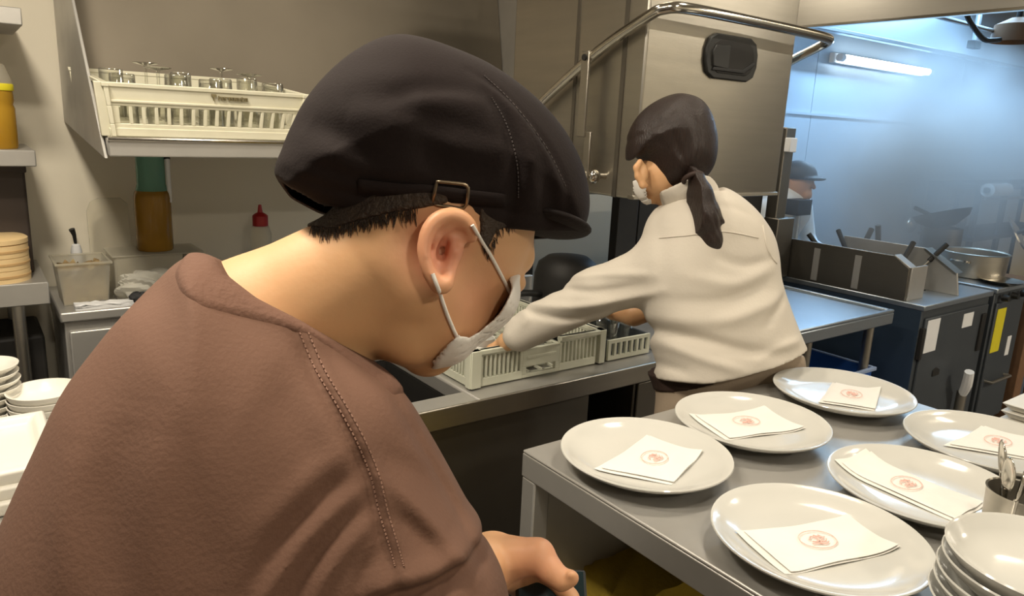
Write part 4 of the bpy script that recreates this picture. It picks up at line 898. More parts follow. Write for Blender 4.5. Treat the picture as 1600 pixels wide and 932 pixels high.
for k in range(4):
    lab = ['bottom shallow bowl of the low stack beside the brown sleeve', 'second shallow bowl of the low stack beside the brown sleeve', 'third shallow bowl of the low stack beside the brown sleeve', 'top shallow cream bowl of the low stack beside the brown sleeve'][k]; loc = (.098, 1.80, .765+.015*k)
    if sc is None:
        bm = B(); lathe(bm, [(0, .004), (.035, .004), (.037, 0), (.044, 0), (.046, .006), (.064, .026), (.070, .040), (.0705, .043), (.068, .043), (.060, .028), (.042, .012), (0, .011)], 44); sc = solo('shallow_bowl', bm, TRAYW, lab, 'bowl', loc, 0, 0, 'bowls stacked on the left work table', smooth=50)
    else: copy_thing(sc, loc, 0, lab)

# ------------------------------------------------------------------ people
class Frame:
    """a figure's own frame: x along its profile, y up the picture plane, z towards the photographer"""
    def __init__(s, O, yaw):
        s.O = np.array(O); c, n = math.cos(yaw), math.sin(yaw)
        s.M = np.array([c*cr+n*cf, cu, n*cr-c*cf]); s.eye = s.loc(CC)
    def loc(s, p): return s.M@(np.array(p)-s.O)
    def wor(s, p): return s.O+np.array(p)@s.M
    def L(s, x, y, z=0.0):
        d = s.M@ray(x, y); return s.eye+d*((z-s.eye[2])/d[2])
    def D(s, x, y, d): return s.loc(at(x, y, d))
    def P2(s, pts, z=0.0): return [tuple(s.L(x, y, z)[:2]) for x, y in pts]
    def hit(s, fld, x, y, d0=.35, d1=2.2, off=0.0, step=.004):
        r = s.M@ray(x, y); prev = d0; d = d0
        while d < d1:
            p = s.eye+r*d
            if (p > fld.lo+fld.h).all() and (p < fld.lo+fld.h*(fld.n-2)).all() and fld.val(p) < 0:
                a, b = prev, d
                for _ in range(8):
                    m = (a+b)/2
                    if fld.val(s.eye+r*m) < 0: b = m
                    else: a = m
                return s.eye+r*(b-off)
            prev = d; d += step
        return None
def seamline(fr, fld, pts, n=8, off=.002, **k):
    out = [fr.hit(fld, x, y, off=off, **k) for x, y in crom(pts, n)]
    return [p for p in out if p is not None]
def local_bm(bm, fr, base):
    for v in bm.verts: v.co = Vector(fr.wor(v.co)-base)
    return bm
def ribbon(fr, fld, up, lo, off, **k):
    bm = B(); prev = None
    for a, b in zip(crom(up, 6), crom(lo, 6)):
        p, q = fr.hit(fld, *a, off=off, **k), fr.hit(fld, *b, off=off, **k)
        if p is None or q is None: prev = None; continue
        cur = (bm.verts.new(p), bm.verts.new(q))
        if prev: bm.faces.new((prev[0], cur[0], cur[1], prev[1]))
        prev = cur
    return bm

# ---- the cook in brown, seen from behind, head bent
PSI = math.radians(15); TH = math.radians(32)
f1 = Frame((0, 0, 0), PSI); E_ = at(690, 385, .615); f1 = Frame(E_-f1.M[2]*.075, PSI)
Fh = np.array([math.cos(TH), -math.sin(TH), 0]); Uh = np.array([math.sin(TH), math.cos(TH), 0]); Rh = np.array([0, 0, 1.0]); HM = [Rh, Fh, Uh]
DEL = math.radians(24); Fh, Rh = Fh*math.cos(DEL)-Rh*math.sin(DEL), Rh*math.cos(DEL)+Fh*math.sin(DEL); HM = [Rh, Fh, Uh]
def hd(x, y, z): return Rh*x+Fh*y+Uh*z
base1 = np.array(f1.wor(f1.D(330, 900, .70))); base1[2] = 0
P1 = thing('person', 'person in brown T-shirt and dark flat cap, seen from behind, head bent over a phone', 'person', base1, world=True)
TOR = [(262, 466), (300, 432), (345, 445), (400, 475), (470, 505), (522, 548), (562, 588), (590, 618), (612, 652), (648, 700), (690, 770), (732, 850), (768, 932), (790, 1010), (790, 1120), (760, 1230), (500, 1290), (200, 1290), (-20, 1250), (-75, 1130), (-50, 1000), (-4, 870), (30, 790), (62, 720), (104, 632), (154, 562), (205, 503)]
lo = f1.L(-140, 1320, 0); hi = f1.L(960, 290, 0)
def torso(h, x1=None):
    F_ = Field((lo[0]-.03, lo[1]-.02, -.19), (hi[0]+.02, hi[1], .21), h)
    F_.slabxy(F_.f2(f1.P2(TOR, .035)), .0, .128, .15, .01, 2.0)
    F_.cone(hd(0, -.037, -.03), f1.D(395, 540, .685), .053, .080, .03)
    F_.cone(f1.D(400, 545, .685), f1.D(345, 650, .70), .078, .09, .03)
    F_.cone(f1.D(530, 715, .62), f1.D(635, 960, .62), .060, .074, .035)      # shoulder and upper arm
    return F_
# skin: head, neck, torso core, arms and hands as one surface
bo = Field((f1.L(250, 600)[0], f1.L(700, 1010)[1], -.24), (f1.L(935, 600)[0]+.03, f1.L(600, 250)[1], .14), .0022)
bo.cone(hd(0, -.037, -.03), f1.D(395, 540, .685), .053, .078, .03)
bo.cone(f1.D(400, 545, .685), f1.D(345, 650, .70), .074, .08, .03)
bo.cone(f1.D(455, 575, .68), f1.D(540, 700, .66), .05, .055, .03)
bo.ell(hd(0, -.010, .045), HM, (.073, .094, .083), .02)
bo.ell(hd(0, .036, -.010), HM, (.057, .054, .078), .03)
bo.cone(hd(0, .015, -.058), hd(0, .058, -.078), .046, .024, .03)
bo.cone(hd(.030, -.005, -.033), hd(.026, .046, -.044), .039, .030, .02)
bo.cone(hd(-.030, -.005, -.033), hd(-.026, .046, -.044), .039, .030, .02)
bo.cone(f1.D(640, 522, .665), f1.D(676, 510, .67), .027, .024, .015)       # soft flesh under the jaw
bo.cone(hd(0, .084, .022), hd(0, .100, -.012), .008, .011, .012)          # nose
bo.cone(hd(-.028, .074, .044), hd(.028, .074, .044), .012, .012, .015)    # brow
for s_ in (-1, 1):
    bo.ell(hd(s_*.031, .092, .022), HM, (.013, .010, .010), .008, 's'); bo.ell(hd(s_*.031, .080, .021), HM, (.0125, .0115, .011), .003)
bo.cone(hd(-.020, .082, -.048), hd(.020, .082, -.048), .006, .006, .006)  # mouth
ER = [(742, 372), (738, 352), (722, 337), (702, 333), (680, 341), (664, 362), (658, 392), (664, 420), (675, 440), (686, 452), (697, 447), (702, 428)]
ER = [(700+(x-700)*.9, 389+(y-389)*.93) for x, y in ER]; ER = [tuple(q) for q in crom(ER, 3)]
ep = [f1.L(x, y, .083+.006*math.sin(math.pi*i/33)-.006*max(0, 1-min(i, 33-i)/3)) for i, (x, y) in enumerate(ER)]
bo.chain(ep, list(np.interp(np.linspace(0, 11, len(ep)), range(12), [.0040, .0050, .0054, .0054, .0054, .0050, .0044, .0044, .0048, .0056, .0050, .0040])), .004)
c_ = f1.L(692, 392, .0775); bo.ell(c_, [[.94, -.34, 0], [.34, .94, 0], [0, 0, 1]], (.017, .030, .0055), .006)
bo.chain([f1.L(722, 352, .083), f1.L(700, 352, .084), f1.L(683, 372, .083), f1.L(680, 402, .082)], [.003, .0036, .0036, .003], .004)
bo.ell(f1.L(694, 390, .084), [[.94, -.34, 0], [.34, .94, 0], [0, 0, 1]], (.0058, .011, .011), .003, 's')
bo.chain([f1.L(709, 378, .080), f1.L(710, 392, .081), f1.L(703, 414, .080)], [.003, .0042, .003], .004)
# right arm: upper arm, forearm behind the sleeve, hand and curled fingers
bo.chain([f1.D(560, 700, .66), f1.D(650, 930, .64), f1.D(768, 880, .735)], [.052, .042, .030], .02)
wr = f1.D(772, 874, .735)
KN = [f1.D(838, 866, .730), f1.D(842, 884, .748), f1.D(834, 905, .764), f1.D(820, 925, .778)]
for k, kn in enumerate(KN):
    bo.cone(wr, kn, .019, .0135-.0007*k, .010)
bo.chain([f1.D(800, 872, .722), f1.D(840, 870, .715), f1.D(860, 892, .705), f1.D(877, 907, .700), f1.D(892, 904, .698)], [.021, .0165, .0118, .0095, .0078], .006)
bo.ell(f1.D(893, 900, .692), [[.9, -.3, .2], [.3, .95, 0], [0, 0, 1]], (.0058, .0045, .003), .001)     # thumb nail
for k, (kn, ln) in enumerate(zip(KN, (.92, 1.0, .95, .78))):
    a = np.array(kn); dr = f1.D(905, 955+8*k, .775+.006*k)-a; dr /= np.linalg.norm(dr)
    b = a+dr*.044*ln; d2 = dr*.55+np.array([.25, -.35, .75]); d2 /= np.linalg.norm(d2); c2 = b+d2*.026*ln; d3 = d2*.5+np.array([-.35, .1, .8]); d3 /= np.linalg.norm(d3); e2 = c2+d3*.020*ln
    bo.chain([a, b, c2, e2], [.0112, .0102, .0092, .0080], .003)
body1 = bo
me, P_ = bo.mesh('body', f1.O, f1.M, base1)
at_ = me.attributes.new('blush', 'FLOAT', 'POINT'); bl_ = np.zeros(len(P_))
for c, r, a in ((f1.L(692, 392, .08), .042, 1.0), (f1.D(760, 470, .64), .05, .55), (f1.D(845, 885, .72), .05, .8), (f1.D(892, 907, .70), .02, .4)):
    bl_ = np.maximum(bl_, a*np.exp(-((P_-c)**2).sum(1)/(r*.75)**2))
at_.data.foreach_set('value', bl_.astype(np.float32)); put_mesh('body', me, SKIN, P1)
# T-shirt
sh = torso(.003)
FO = []
def fo(pts, amp, sg): FO.append((f1.P2(pts, .09), amp, sg))
fo([(462, 520), (487, 580), (520, 635), (550, 690), (572, 745), (585, 800), (600, 850), (612, 892)], .0030, .0045)
fo([(478, 520), (505, 578), (538, 632), (568, 688), (590, 745), (603, 800), (617, 850), (628, 888)], -.0022, .006)
fo([(560, 915), (610, 897), (660, 888), (710, 872), (770, 858)], .0065, .007); fo([(560, 895), (610, 876), (660, 866), (710, 850), (765, 832)], -.004, .011)
fo([(585, 730), (640, 775), (690, 830), (735, 885)], -.0022, .0055); fo([(595, 775), (640, 815), (680, 860)], .0022, .006); fo([(590, 700), (650, 735), (710, 800)], .0015, .008)
fo([(560, 745), (520, 775), (470, 825), (425, 890), (400, 950)], -.0022, .0055); fo([(548, 730), (500, 760), (440, 820), (395, 890)], .0024, .007); fo([(578, 790), (540, 825), (500, 880), (480, 940)], -.0020, .0050); fo([(570, 770), (525, 805), (480, 860), (450, 930)], .0022, .0055)
fo([(545, 690), (480, 735), (400, 810)], -.0016, .009); fo([(585, 830), (560, 870), (545, 930)], .0020, .006)
fo([(610, 610), (655, 690), (705, 780), (752, 885)], .0020, .0045); fo([(275, 660), (262, 760), (270, 880), (280, 960)], -.0016, .015); fo([(210, 640), (190, 760), (200, 900)], .0016, .015)
fo([(350, 620), (335, 740), (345, 880)], .0014, .014); fo([(120, 690), (110, 800), (130, 930)], -.0016, .013); fo([(430, 600), (480, 680), (520, 760)], .0012, .012)
sh.f += -.010+np.clip(2.0*sh.fold2(FO), -.012, .011)[:, :, None]*(sh.ax[2] > -.02)[None, None, :]
CUT = [(-500, 380), (272, 376), (328, 402), (350, 432), (400, 468), (470, 503), (540, 545), (600, 578), (660, 590), (1300, 590), (1300, 1700), (-500, 1700)]
cut = sh.f2(f1.P2(CUT, .045), 0)
col_ = torso(.003); col_.f -= .0122
def smax(a, b, k):
    t = np.clip(.5+.5*(a-b)/k, 0, 1); return (b*(1-t)+a*t+k*t*(1-t)).astype(np.float32)
sh.f = smax(sh.f, cut[:, :, None], .010)
inner = bo; me, _ = sh.mesh('tee_shirt', f1.O, f1.M, base1); tee = put_mesh('tee_shirt', me, TEE, P1)
RIB = [(255, 300), (255, 430), (279, 461), (322, 485), (375, 500), (425, 512), (465, 522), (520, 552), (575, 590), (612, 616), (680, 640), (680, 300)]
rb_ = col_.f2(f1.P2(RIB, .06), 0)[:, :, None]; col_.f = np.maximum(smax(col_.f+np.clip((rb_+.007)/.007, 0, 2)*.004, cut[:, :, None]-.001, .010), rb_-.008)
me, _ = col_.mesh('collar', f1.O, f1.M, base1); put_mesh('collar', me, TEED, tee)
bm = B()
for off in (0, 14):
    L2 = seamline(f1, sh, [(468+off, 520), (493+off, 578), (526+off, 633), (557+off, 690), (579+off, 745), (592+off, 800), (607+off, 850), (617+off, 886)], 8, .0006)
    for i in range(0, len(L2)-1): 
        a, b = L2[i], L2[i+1]; tube(bm, [a+(b-a)*.1, a+(b-a)*.75], .0008, 5)
put = mk('shoulder_stitching', local_bm(bm, f1, base1), THREAD, tee, 0, 60)
# cap
CAPO = [(430, 278), (441, 234), (455, 199), (476, 162), (505, 126), (540, 95), (578, 73), (612, 64), (650, 68), (700, 84), (758, 110), (815, 150), (860, 196), (890, 244), (906, 290), (910, 330), (902, 362), (880, 385), (700, 400), (470, 330)]
cp = Field((f1.L(415, 300)[0]-.01, f1.L(600, 400)[1]-.01, -.125), (f1.L(930, 300)[0]+.02, f1.L(600, 45)[1]+.01, .125), .0022)
cp.slabxy(cp.f2(f1.P2(CAPO)), 0, .104, .115, .0, 2.1)
CF = []
def cfo(pts, amp, sg): CF.append((f1.P2(pts, .085), amp, sg))
cfo([(762, 150), (785, 190), (800, 250), (803, 300), (800, 345)], .006, .0065); cfo([(778, 150), (812, 200), (828, 260), (830, 330)], -.004, .010)
cfo([(735, 105), (790, 150), (850, 225), (885, 290), (896, 340)], .003, .004); cfo([(748, 118), (800, 170), (850, 240), (880, 310)], -.002, .004)
cfo([(480, 180), (530, 210), (560, 240), (600, 290)], .0055, .012); cfo([(540, 175), (610, 200), (660, 260)], -.0045, .014); cfo([(520, 230), (560, 262), (640, 285)], -.004, .010)
cfo([(600, 210), (660, 240), (700, 262), (780, 270)], .006, .013); cfo([(620, 170), (700, 160), (760, 175)], -.0035, .010); cfo([(640, 190), (700, 205), (780, 230)], .0045, .010)
cfo([(600, 160), (660, 145), (740, 150)], .003, .008); cfo([(455, 240), (520, 262), (600, 285), (680, 288)], .003, .006); cfo([(830, 250), (860, 300), (870, 350)], .0045, .009); cfo([(500, 140), (570, 120), (640, 130)], -.0022, .014)
cfo([(450, 262), (520, 288), (600, 306), (700, 316), (790, 326), (880, 345)], .0022, .0035)
cp.f += np.clip(cp.fold2(CF), -.008, .008)[:, :, None]*(cp.ax[2] > -.01)[None, None, :]
rim = [tuple(f1.L(x, y, z)[:2]) for x, y, z in ((380, 262, 0), (430, 276, .0), (448, 287, .05), (500, 308, .08), (600, 329, .085), (680, 337, .088), (760, 350, .078), (832, 362, .05), (880, 368, .0), (960, 378, 0))]
keep = rim+[(rim[-1][0]+.3, rim[-1][1]+.6), (rim[0][0]-.3, rim[0][1]+.6)]
cut = cp.f2(keep, 0); so_ = cp.f.copy()
cp.f = np.maximum(np.maximum(so_, -(so_+.006)), cut[:, :, None])
me, _ = cp.mesh('flat_cap', f1.O, f1.M, base1); cap = put_mesh('flat_cap', me, CAPM, P1)
vz = Field((f1.L(770, 300)[0], f1.L(600, 400)[1]-.01, -.1), (f1.L(935, 300)[0]+.02, f1.L(600, 300)[1], .1), .0022)
a_ = math.radians(14); vz.ell(f1.L(838, 348, 0), [[math.cos(a_), -math.sin(a_), 0], [math.sin(a_), math.cos(a_), 0], [0, 0, 1]], (.0505, .0085, .078), .0)
me, _ = vz.mesh('cap_brim', f1.O, f1.M, base1); put_mesh('cap_brim', me, CAPB, cap)
cs = cp
bm = ribbon(f1, cs, [(560, 279), (620, 286), (672, 289), (735, 297), (790, 303)], [(560, 299), (620, 309), (672, 314), (735, 318), (790, 322)], .0012)
o = mk('cap_strap', local_bm(bm, f1, base1), CAPM, cap); s_ = o.modifiers.new('solid', 'SOLIDIFY'); s_.thickness = .0015
pts = seamline(f1, cs, [(683, 284), (706, 286), (729, 290), (731, 305), (725, 325), (700, 323), (678, 319), (679, 302), (683, 284)], 3, .0055)
mk('buckle', local_bm(tube(B(), pts[:-1], .0015, 8, closed=True), f1, base1), BRASSB, cap, 0, 60)
bm = B()
for L0 in ([(756, 118), (800, 160), (852, 228), (884, 292)], [(768, 152), (792, 196), (808, 255), (810, 310)]):
    q = seamline(f1, cs, L0, 10, .0006)
    for i in range(len(q)-1): tube(bm, [q[i]+(q[i+1]-q[i])*.15, q[i]+(q[i+1]-q[i])*.75], .0006, 5)
mk('cap_stitching', local_bm(bm, f1, base1), mat('dim_thread', (.075, .06, .058), .8, 0, (30, (.06, .05, .048), .3)), cap, 0, 60)
# hair: short at the nape and a sideburn in front of the ear
ha = Field(bo.lo+np.array([0, .28, .05]), bo.lo+bo.h*(bo.n-1), .0022)
ha.ell(hd(0, -.008, .045), HM, (.073, .098, .083), .02); ha.ell(hd(0, .036, -.010), HM, (.057, .054, .078), .03); ha.cone(hd(0, -.037, -.03), f1.D(395, 540, .685), .053, .078, .03)
ha.f -= .0024
nape = [(445, 200), (452, 290), (462, 328), (480, 346), (515, 357), (560, 346), (610, 336), (655, 331), (690, 325), (700, 260)]
side = [(748, 300), (748, 345), (752, 378), (760, 392), (770, 380), (778, 360), (800, 352), (830, 340), (830, 300)]
g2 = np.minimum(ha.f2(f1.P2(nape, .05), 0), ha.f2(f1.P2(side, .07), 0))
ha.f = np.maximum(ha.f, g2[:, :, None]); me, _ = ha.mesh('hair', f1.O, f1.M, base1); hair = put_mesh('hair', me, HAIRF, P1)
bm = B(); rs = random.Random(3)
def strand(x, y, dx, dy, ln):
    q = [f1.hit(bo, x+dx*ln*t, y+dy*ln*t, off=o_) for t, o_ in ((0, .003), (.5, .0022), (1, .0008))]
    if all(p is not None for p in q) and np.linalg.norm(q[0]-q[2]) < .03: tube(bm, q, [.00045, .0004, .0001], 4)
edge = [q for q in crom(nape[2:9], 10) if q[0] < 650]
for _ in range(420):
    x, y = edge[rs.randrange(len(edge))]; strand(x+rs.uniform(-6, 6), y+rs.uniform(-12, 5), rs.uniform(-.35, .25), 1, rs.uniform(8, 22))
mk('nape_strands', local_bm(bm, f1, base1), HAIRF, hair, 0, 60); bm = B()
edge = [q for q in crom(side[1:7], 8) if q[0] > 752]
for _ in range(60):
    x, y = edge[rs.randrange(len(edge))]; strand(x+rs.uniform(-1, 4), y+rs.uniform(-10, 4), rs.uniform(-.1, .5), 1, rs.uniform(6, 16))
mk('sideburn_strands', local_bm(bm, f1, base1), HAIRF, hair, 0, 60)
bm = B()
for k in range(9): tube(bm, [f1.L(806+k, 403+.8*k, -.022+.004*k), f1.L(813+k, 407+.8*k, -.022+.004*k), f1.L(820+.6*k, 406+.8*k, -.022+.004*k)], [.0012, .0009, .0002], 5)
mk('eyelashes', local_bm(bm, f1, base1), HAIRF, P1, 0, 60)
# face mask
mk_ = Field(hd(0, .06, -.05)-.14, hd(0, .06, -.05)+.14, .0022)
mk_.ell(hd(0, .048, -.040), HM, (.070, .078, .070), .0); mk_.cone(hd(0, .10, .0), hd(0, .122, -.025), .010, .014, .02)
mk_.f[:] = .3; mk_.slabxy(mk_.f2(f1.P2([(802, 422), (811, 442), (811, 470), (800, 497), (774, 522), (748, 541), (722, 566), (694, 576), (662, 572), (640, 500), (700, 420)])), -.012, .078, .055, 0)
so_ = mk_.f.copy(); poly = [(800, 424), (797, 452), (778, 490), (752, 516), (732, 527), (712, 522), (697, 535), (680, 566), (720, 720), (1000, 600), (900, 380)]
cut = mk_.f2(f1.P2(poly, .04), 0); mk_.f = np.maximum(np.maximum(so_, -(so_+.0030)), cut[:, :, None])
me, _ = mk_.mesh('face_mask', f1.O, f1.M, base1); msk = put_mesh('face_mask', me, MASKM, P1)
for nm, pl in (('ear_loop', [(738, 352), (752, 376), (768, 402), (784, 432), (797, 458)]), ('ear_loop', [(676, 428), (686, 455), (698, 490), (708, 514), (714, 527)])):
    pts = seamline(f1, bo, pl, 5, .0022)
    mk(nm, local_bm(tube(B(), pts, .0017, 8), f1, base1), MASKM, msk, 0, 60)
# trousers and shoes of the cook in brown
hp = np.array(f1.wor(f1.L(340, 1200, 0))); T0 = np.array([hp[0], hp[1], 0])
def legs(hip, yaw, col, root, base, hz, spread=.10, r=.085, name='trousers'):
    c, s = math.cos(yaw), math.sin(yaw); X = np.array([c, s, 0]); Y = np.array([-s, c, 0])     # X to the right, Y forward
    F_ = Field((-.30, -.30, .03), (.30, .30, hz+.16), .009)
    F_.ell((0, 0, hz), np.eye(3), (.165, .125, .13), .02)
    for k in (-1, 1): F_.chain([(k*spread*.85, 0, hz-.05), (k*spread, .015, .47), (k*spread*1.05, -.01, .09)], [r, r*.72, r*.62], .03)
    me, _ = F_.mesh(name, hip, np.array([X, Y, [0, 0, 1]]), base); put_mesh(name, me, col, root)
    for k in (-1, 1):
        G = Field((-.08, -.14, -.005), (.08, .22, .14), .006); G.cone((0, -.05, .045), (0, .12, .036), .045, .036, .02); G.cone((0, -.03, .05), (0, -.03, .13), .045, .045, .02)
        G.f = np.maximum(G.f, -(G.ax[2][None, None, :]-.004)); o_ = hip+X*k*spread*1.05
        me, _ = G.mesh('shoe', o_, np.array([X, Y, [0, 0, 1]]), base); put_mesh('shoe', me, SHOE, root)
legs(T0, -math.radians(40), NAVY, P1, base1, .80)
# the phone held in the hand
ph = f1.D(862, 952, .735); t = thing('phone', 'black phone held flat in the hand of the person in brown', 'phone', f1.wor(ph), world=True)
xa = np.array([.97, -.05, .22]); xa /= np.linalg.norm(xa); ya = np.array([.08, .72, -.68]); ya -= xa*(xa@ya); ya /= np.linalg.norm(ya); za = np.cross(xa, ya)
def phone_bm(x0, x1, y0, y1, z0, z1):
    bm = box(B(), x0, x1, y0, y1, z0, z1)
    for v in bm.verts: v.co = Vector((xa*v.co.x+ya*v.co.y+za*v.co.z)@f1.M)
    return bm
mk('phone_body', phone_bm(-.036, .036, -.10, .040, -.005, .004), BLACKP, t, .003); mk('screen', phone_bm(-.033, .033, -.097, .037, .004, .0047), mat('dark_teal_screen', (.01, .02, .025), .15, 0, (12, (.02, .045, .05), .3)), t)

# ---- the person in white, reaching into the rack
f2_ = Frame(at(1120, 420, 1.73), .26)
def D2(x, y, d): return f2_.D(x, y, d+.03+max(0, x-1060)*.0003)
base2 = np.array(at(1150, 640, 1.80)); base2[2] = 0
P2 = thing('person', 'person in white shirt with dark ponytail and mask, reaching into the sink rack', 'person', base2, world=True)
TO2 = [(1000, 425), (1008, 370), (1024, 330), (1055, 303), (1090, 290), (1125, 294), (1162, 320), (1186, 352), (1202, 398), (1209, 440), (1224, 485), (1242, 530), (1257, 562), (1262, 600), (1245, 650), (1060, 670), (1030, 640), (1029, 590), (1028, 545), (1018, 505)]
sw = Field(f2_.L(745, 700, 0)-np.array([.02, .02, .32]), f2_.L(1290, 265, 0)+np.array([.02, .02, .24]), .0042)
sw.slabxy(sw.f2(f2_.P2(TO2)), 0, .118, .125, .01)
sw.cone(D2(1050, 415, 1.67), D2(935, 457, 1.74), .070, .058, .03); sw.cone(D2(935, 457, 1.74), D2(812, 522, 1.84), .058, .045, .02)
sw.cone(D2(1165, 390, 1.70), D2(1195, 470, 1.76), .06, .05, .04)
base_f = sw.f.copy()
F2 = []
def f2o(pts, amp, sg): F2.append((f2_.P2(pts, .08), amp, sg))
f2o([(1005, 492), (1045, 515), (1100, 533), (1160, 548), (1235, 553)], .010, .014); f2o([(1040, 535), (1090, 560), (1150, 580)], -.007, .013); f2o([(1035, 565), (1080, 585)], .005, .012)
f2o([(1040, 500), (1120, 500), (1180, 478), (1215, 460)], -.007, .016); f2o([(1050, 470), (1120, 470), (1190, 440)], .006, .016); f2o([(1060, 430), (1130, 445), (1195, 420)], -.005, .015)
f2o([(1180, 510), (1205, 480), (1222, 462)], .006, .011); f2o([(1170, 560), (1210, 540), (1245, 530)], -.006, .011); f2o([(1100, 400), (1150, 415), (1200, 405)], .004, .012)
f2o([(1050, 350), (1042, 395), (1040, 440)], .004, .012); f2o([(1085, 330), (1130, 325), (1170, 340)], .003, .01)
f2o([(860, 470), (930, 482), (1000, 470), (1040, 455)], -.008, .011); f2o([(870, 490), (940, 503), (1000, 482)], .006, .009); f2o([(900, 440), (960, 455), (1020, 445)], .006, .010); f2o([(920, 430), (980, 425), (1030, 430)], -.005, .010)
f2o([(830, 480), (850, 505), (845, 535)], .005, .009); f2o([(860, 465), (878, 495), (870, 520)], -.005, .010); f2o([(800, 498), (818, 520), (815, 545)], -.004, .008)
sw.f += np.clip(1.25*sw.fold2(F2), -.012, .012)[:, :, None]*(sw.ax[2] > -.30)[None, None, :]
HEM = [(700, 585), (960, 605), (1029, 606), (1065, 606), (1105, 601), (1150, 590), (1200, 576), (1262, 553), (1400, 520), (1400, 200), (700, 200)]
cuff = [(790, 478), (783, 505), (797, 535), (815, 556), (840, 600), (1500, 600), (1500, 100), (790, 100)]
hem = sw.f2(f2_.P2(HEM, .10), 0); cf2 = sw.f2(f2_.P2(cuff, .08), 0)
neckc = [(1012, 352), (1040, 322), (1072, 306), (1098, 300), (1118, 302), (1160, 270), (1400, 200), (1500, 1000), (500, 1000), (700, 400), (985, 380)]
ncut = sw.f2(f2_.P2(neckc, .03), 0)
full = sw.f.copy(); sw.f = np.maximum(np.maximum(full, hem[:, :, None]), np.maximum(cf2, ncut)[:, :, None])
me, _ = sw.mesh('shirt', f2_.O, f2_.M, base2); sht = put_mesh('shirt', me, SHIRT, P2)
# collar stand, yoke seam and cuff
cl = Field(f2_.L(995, 370, 0)-np.array([0, 0, .15]), f2_.L(1140, 265, 0)+np.array([0, 0, .15]), .0035)
cl.cone(D2(1068, 285, 1.66), D2(1092, 335, 1.70), .062, .074, .0); so_ = cl.f.copy()
cp2 = [(1008, 345), (1040, 300), (1072, 281), (1102, 276), (1122, 287), (1128, 312), (1098, 306), (1060, 318), (1030, 345), (1012, 362)]
cl.f = np.maximum(np.maximum(so_, -(so_+.0085)), cl.f2(f2_.P2(cp2, .05))[:, :, None]); me, _ = cl.mesh('collar', f2_.O, f2_.M, base2); put_mesh('collar', me, SHIRT, sht)
sw.f = full
pts = seamline(f2_, sw, [(1030, 372), (1075, 368), (1130, 362), (1185, 372)], 8, .001, d0=1.2)
mk('yoke_seam', local_bm(tube(B(), pts, .0016, 6), f2_, base2), SHIRT, sht, 0, 60)
pts = seamline(f2_, sw, [(1192, 352), (1198, 385), (1207, 404), (1214, 412)], 8, .001, d0=1.2)
if len(pts) > 3: mk('sleeve_seam', local_bm(tube(B(), pts, .0018, 6), f2_, base2), SHIRT, sht, 0, 60)
# waist band and apron
low = Field(f2_.L(1000, 700, 0)-np.array([.02, .0, .18]), f2_.L(1290, 520, 0)+np.array([.02, .02, .18]), .005)
low.slabxy(low.f2(f2_.P2([(1034, 560), (1040, 620), (1036, 700), (1060, 760), (1240, 760), (1275, 680), (1266, 600), (1250, 540), (1150, 520)])), -.035, .086, .10, .0)
lf = low.f.copy(); bl2 = [(1000, 600), (1040, 600), (1250, 540), (1262, 568), (1200, 588), (1150, 600), (1100, 616), (1060, 628), (1035, 632), (1000, 640)]
low.f = np.maximum(lf-.004, low.f2(f2_.P2(bl2, .1), 0)[:, :, None]); me, _ = low.mesh('waist_band', f2_.O, f2_.M, base2); put_mesh('waist_band', me, BELT, P2)
low.f = np.maximum(lf, low.f2(f2_.P2([(1000, 600), (1040, 612), (1100, 598), (1250, 556), (1300, 560), (1300, 690), (1000, 720)], .1), 0)[:, :, None]); me, _ = low.mesh('apron_back', f2_.O, f2_.M, base2); put_mesh('apron_back', me, TROUS, P2)
legs(np.array([base2[0], base2[1], 0]), math.radians(40), TROUS, P2, base2, .72, .09, .08)
# skin: head, neck, arms, hands
b2 = Field(f2_.L(745, 640, 0)-np.array([.05, 0, .44]), f2_.L(1230, 140, 0)+np.array([0, .02, .16]), .0034)
b2.ell(D2(1050, 222, 1.675), np.eye(3), (.066, .080, .066), .02); b2.ell(D2(1030, 268, 1.672), np.eye(3), (.044, .056, .045), .02)
b2.cone(D2(1026, 284, 1.70), D2(1018, 300, 1.71), .040, .028, .02); b2.cone(D2(1006, 285, 1.74), D2(1000, 292, 1.76), .010, .009, .012)
b2.cone(D2(1052, 268, 1.675), D2(1085, 345, 1.71), .044, .054, .02); b2.cone(D2(1085, 345, 1.71), D2(1120, 480, 1.72), .07, .09, .05)
b2.chain([D2(1000, 253, 1.618), D2(994, 262, 1.615), D2(996, 276, 1.618), D2(1004, 290, 1.624), D2(1010, 290, 1.626)], [.007, .0065, .006, .007, .005], .006); b2.ell(D2(1006, 270, 1.622), np.eye(3), (.011, .022, .006), .005)
b2.chain([D2(1085, 400, 1.70), D2(935, 457, 1.745), D2(815, 522, 1.845), D2(792, 534, 1.87)], [.05, .034, .028, .025], .02)
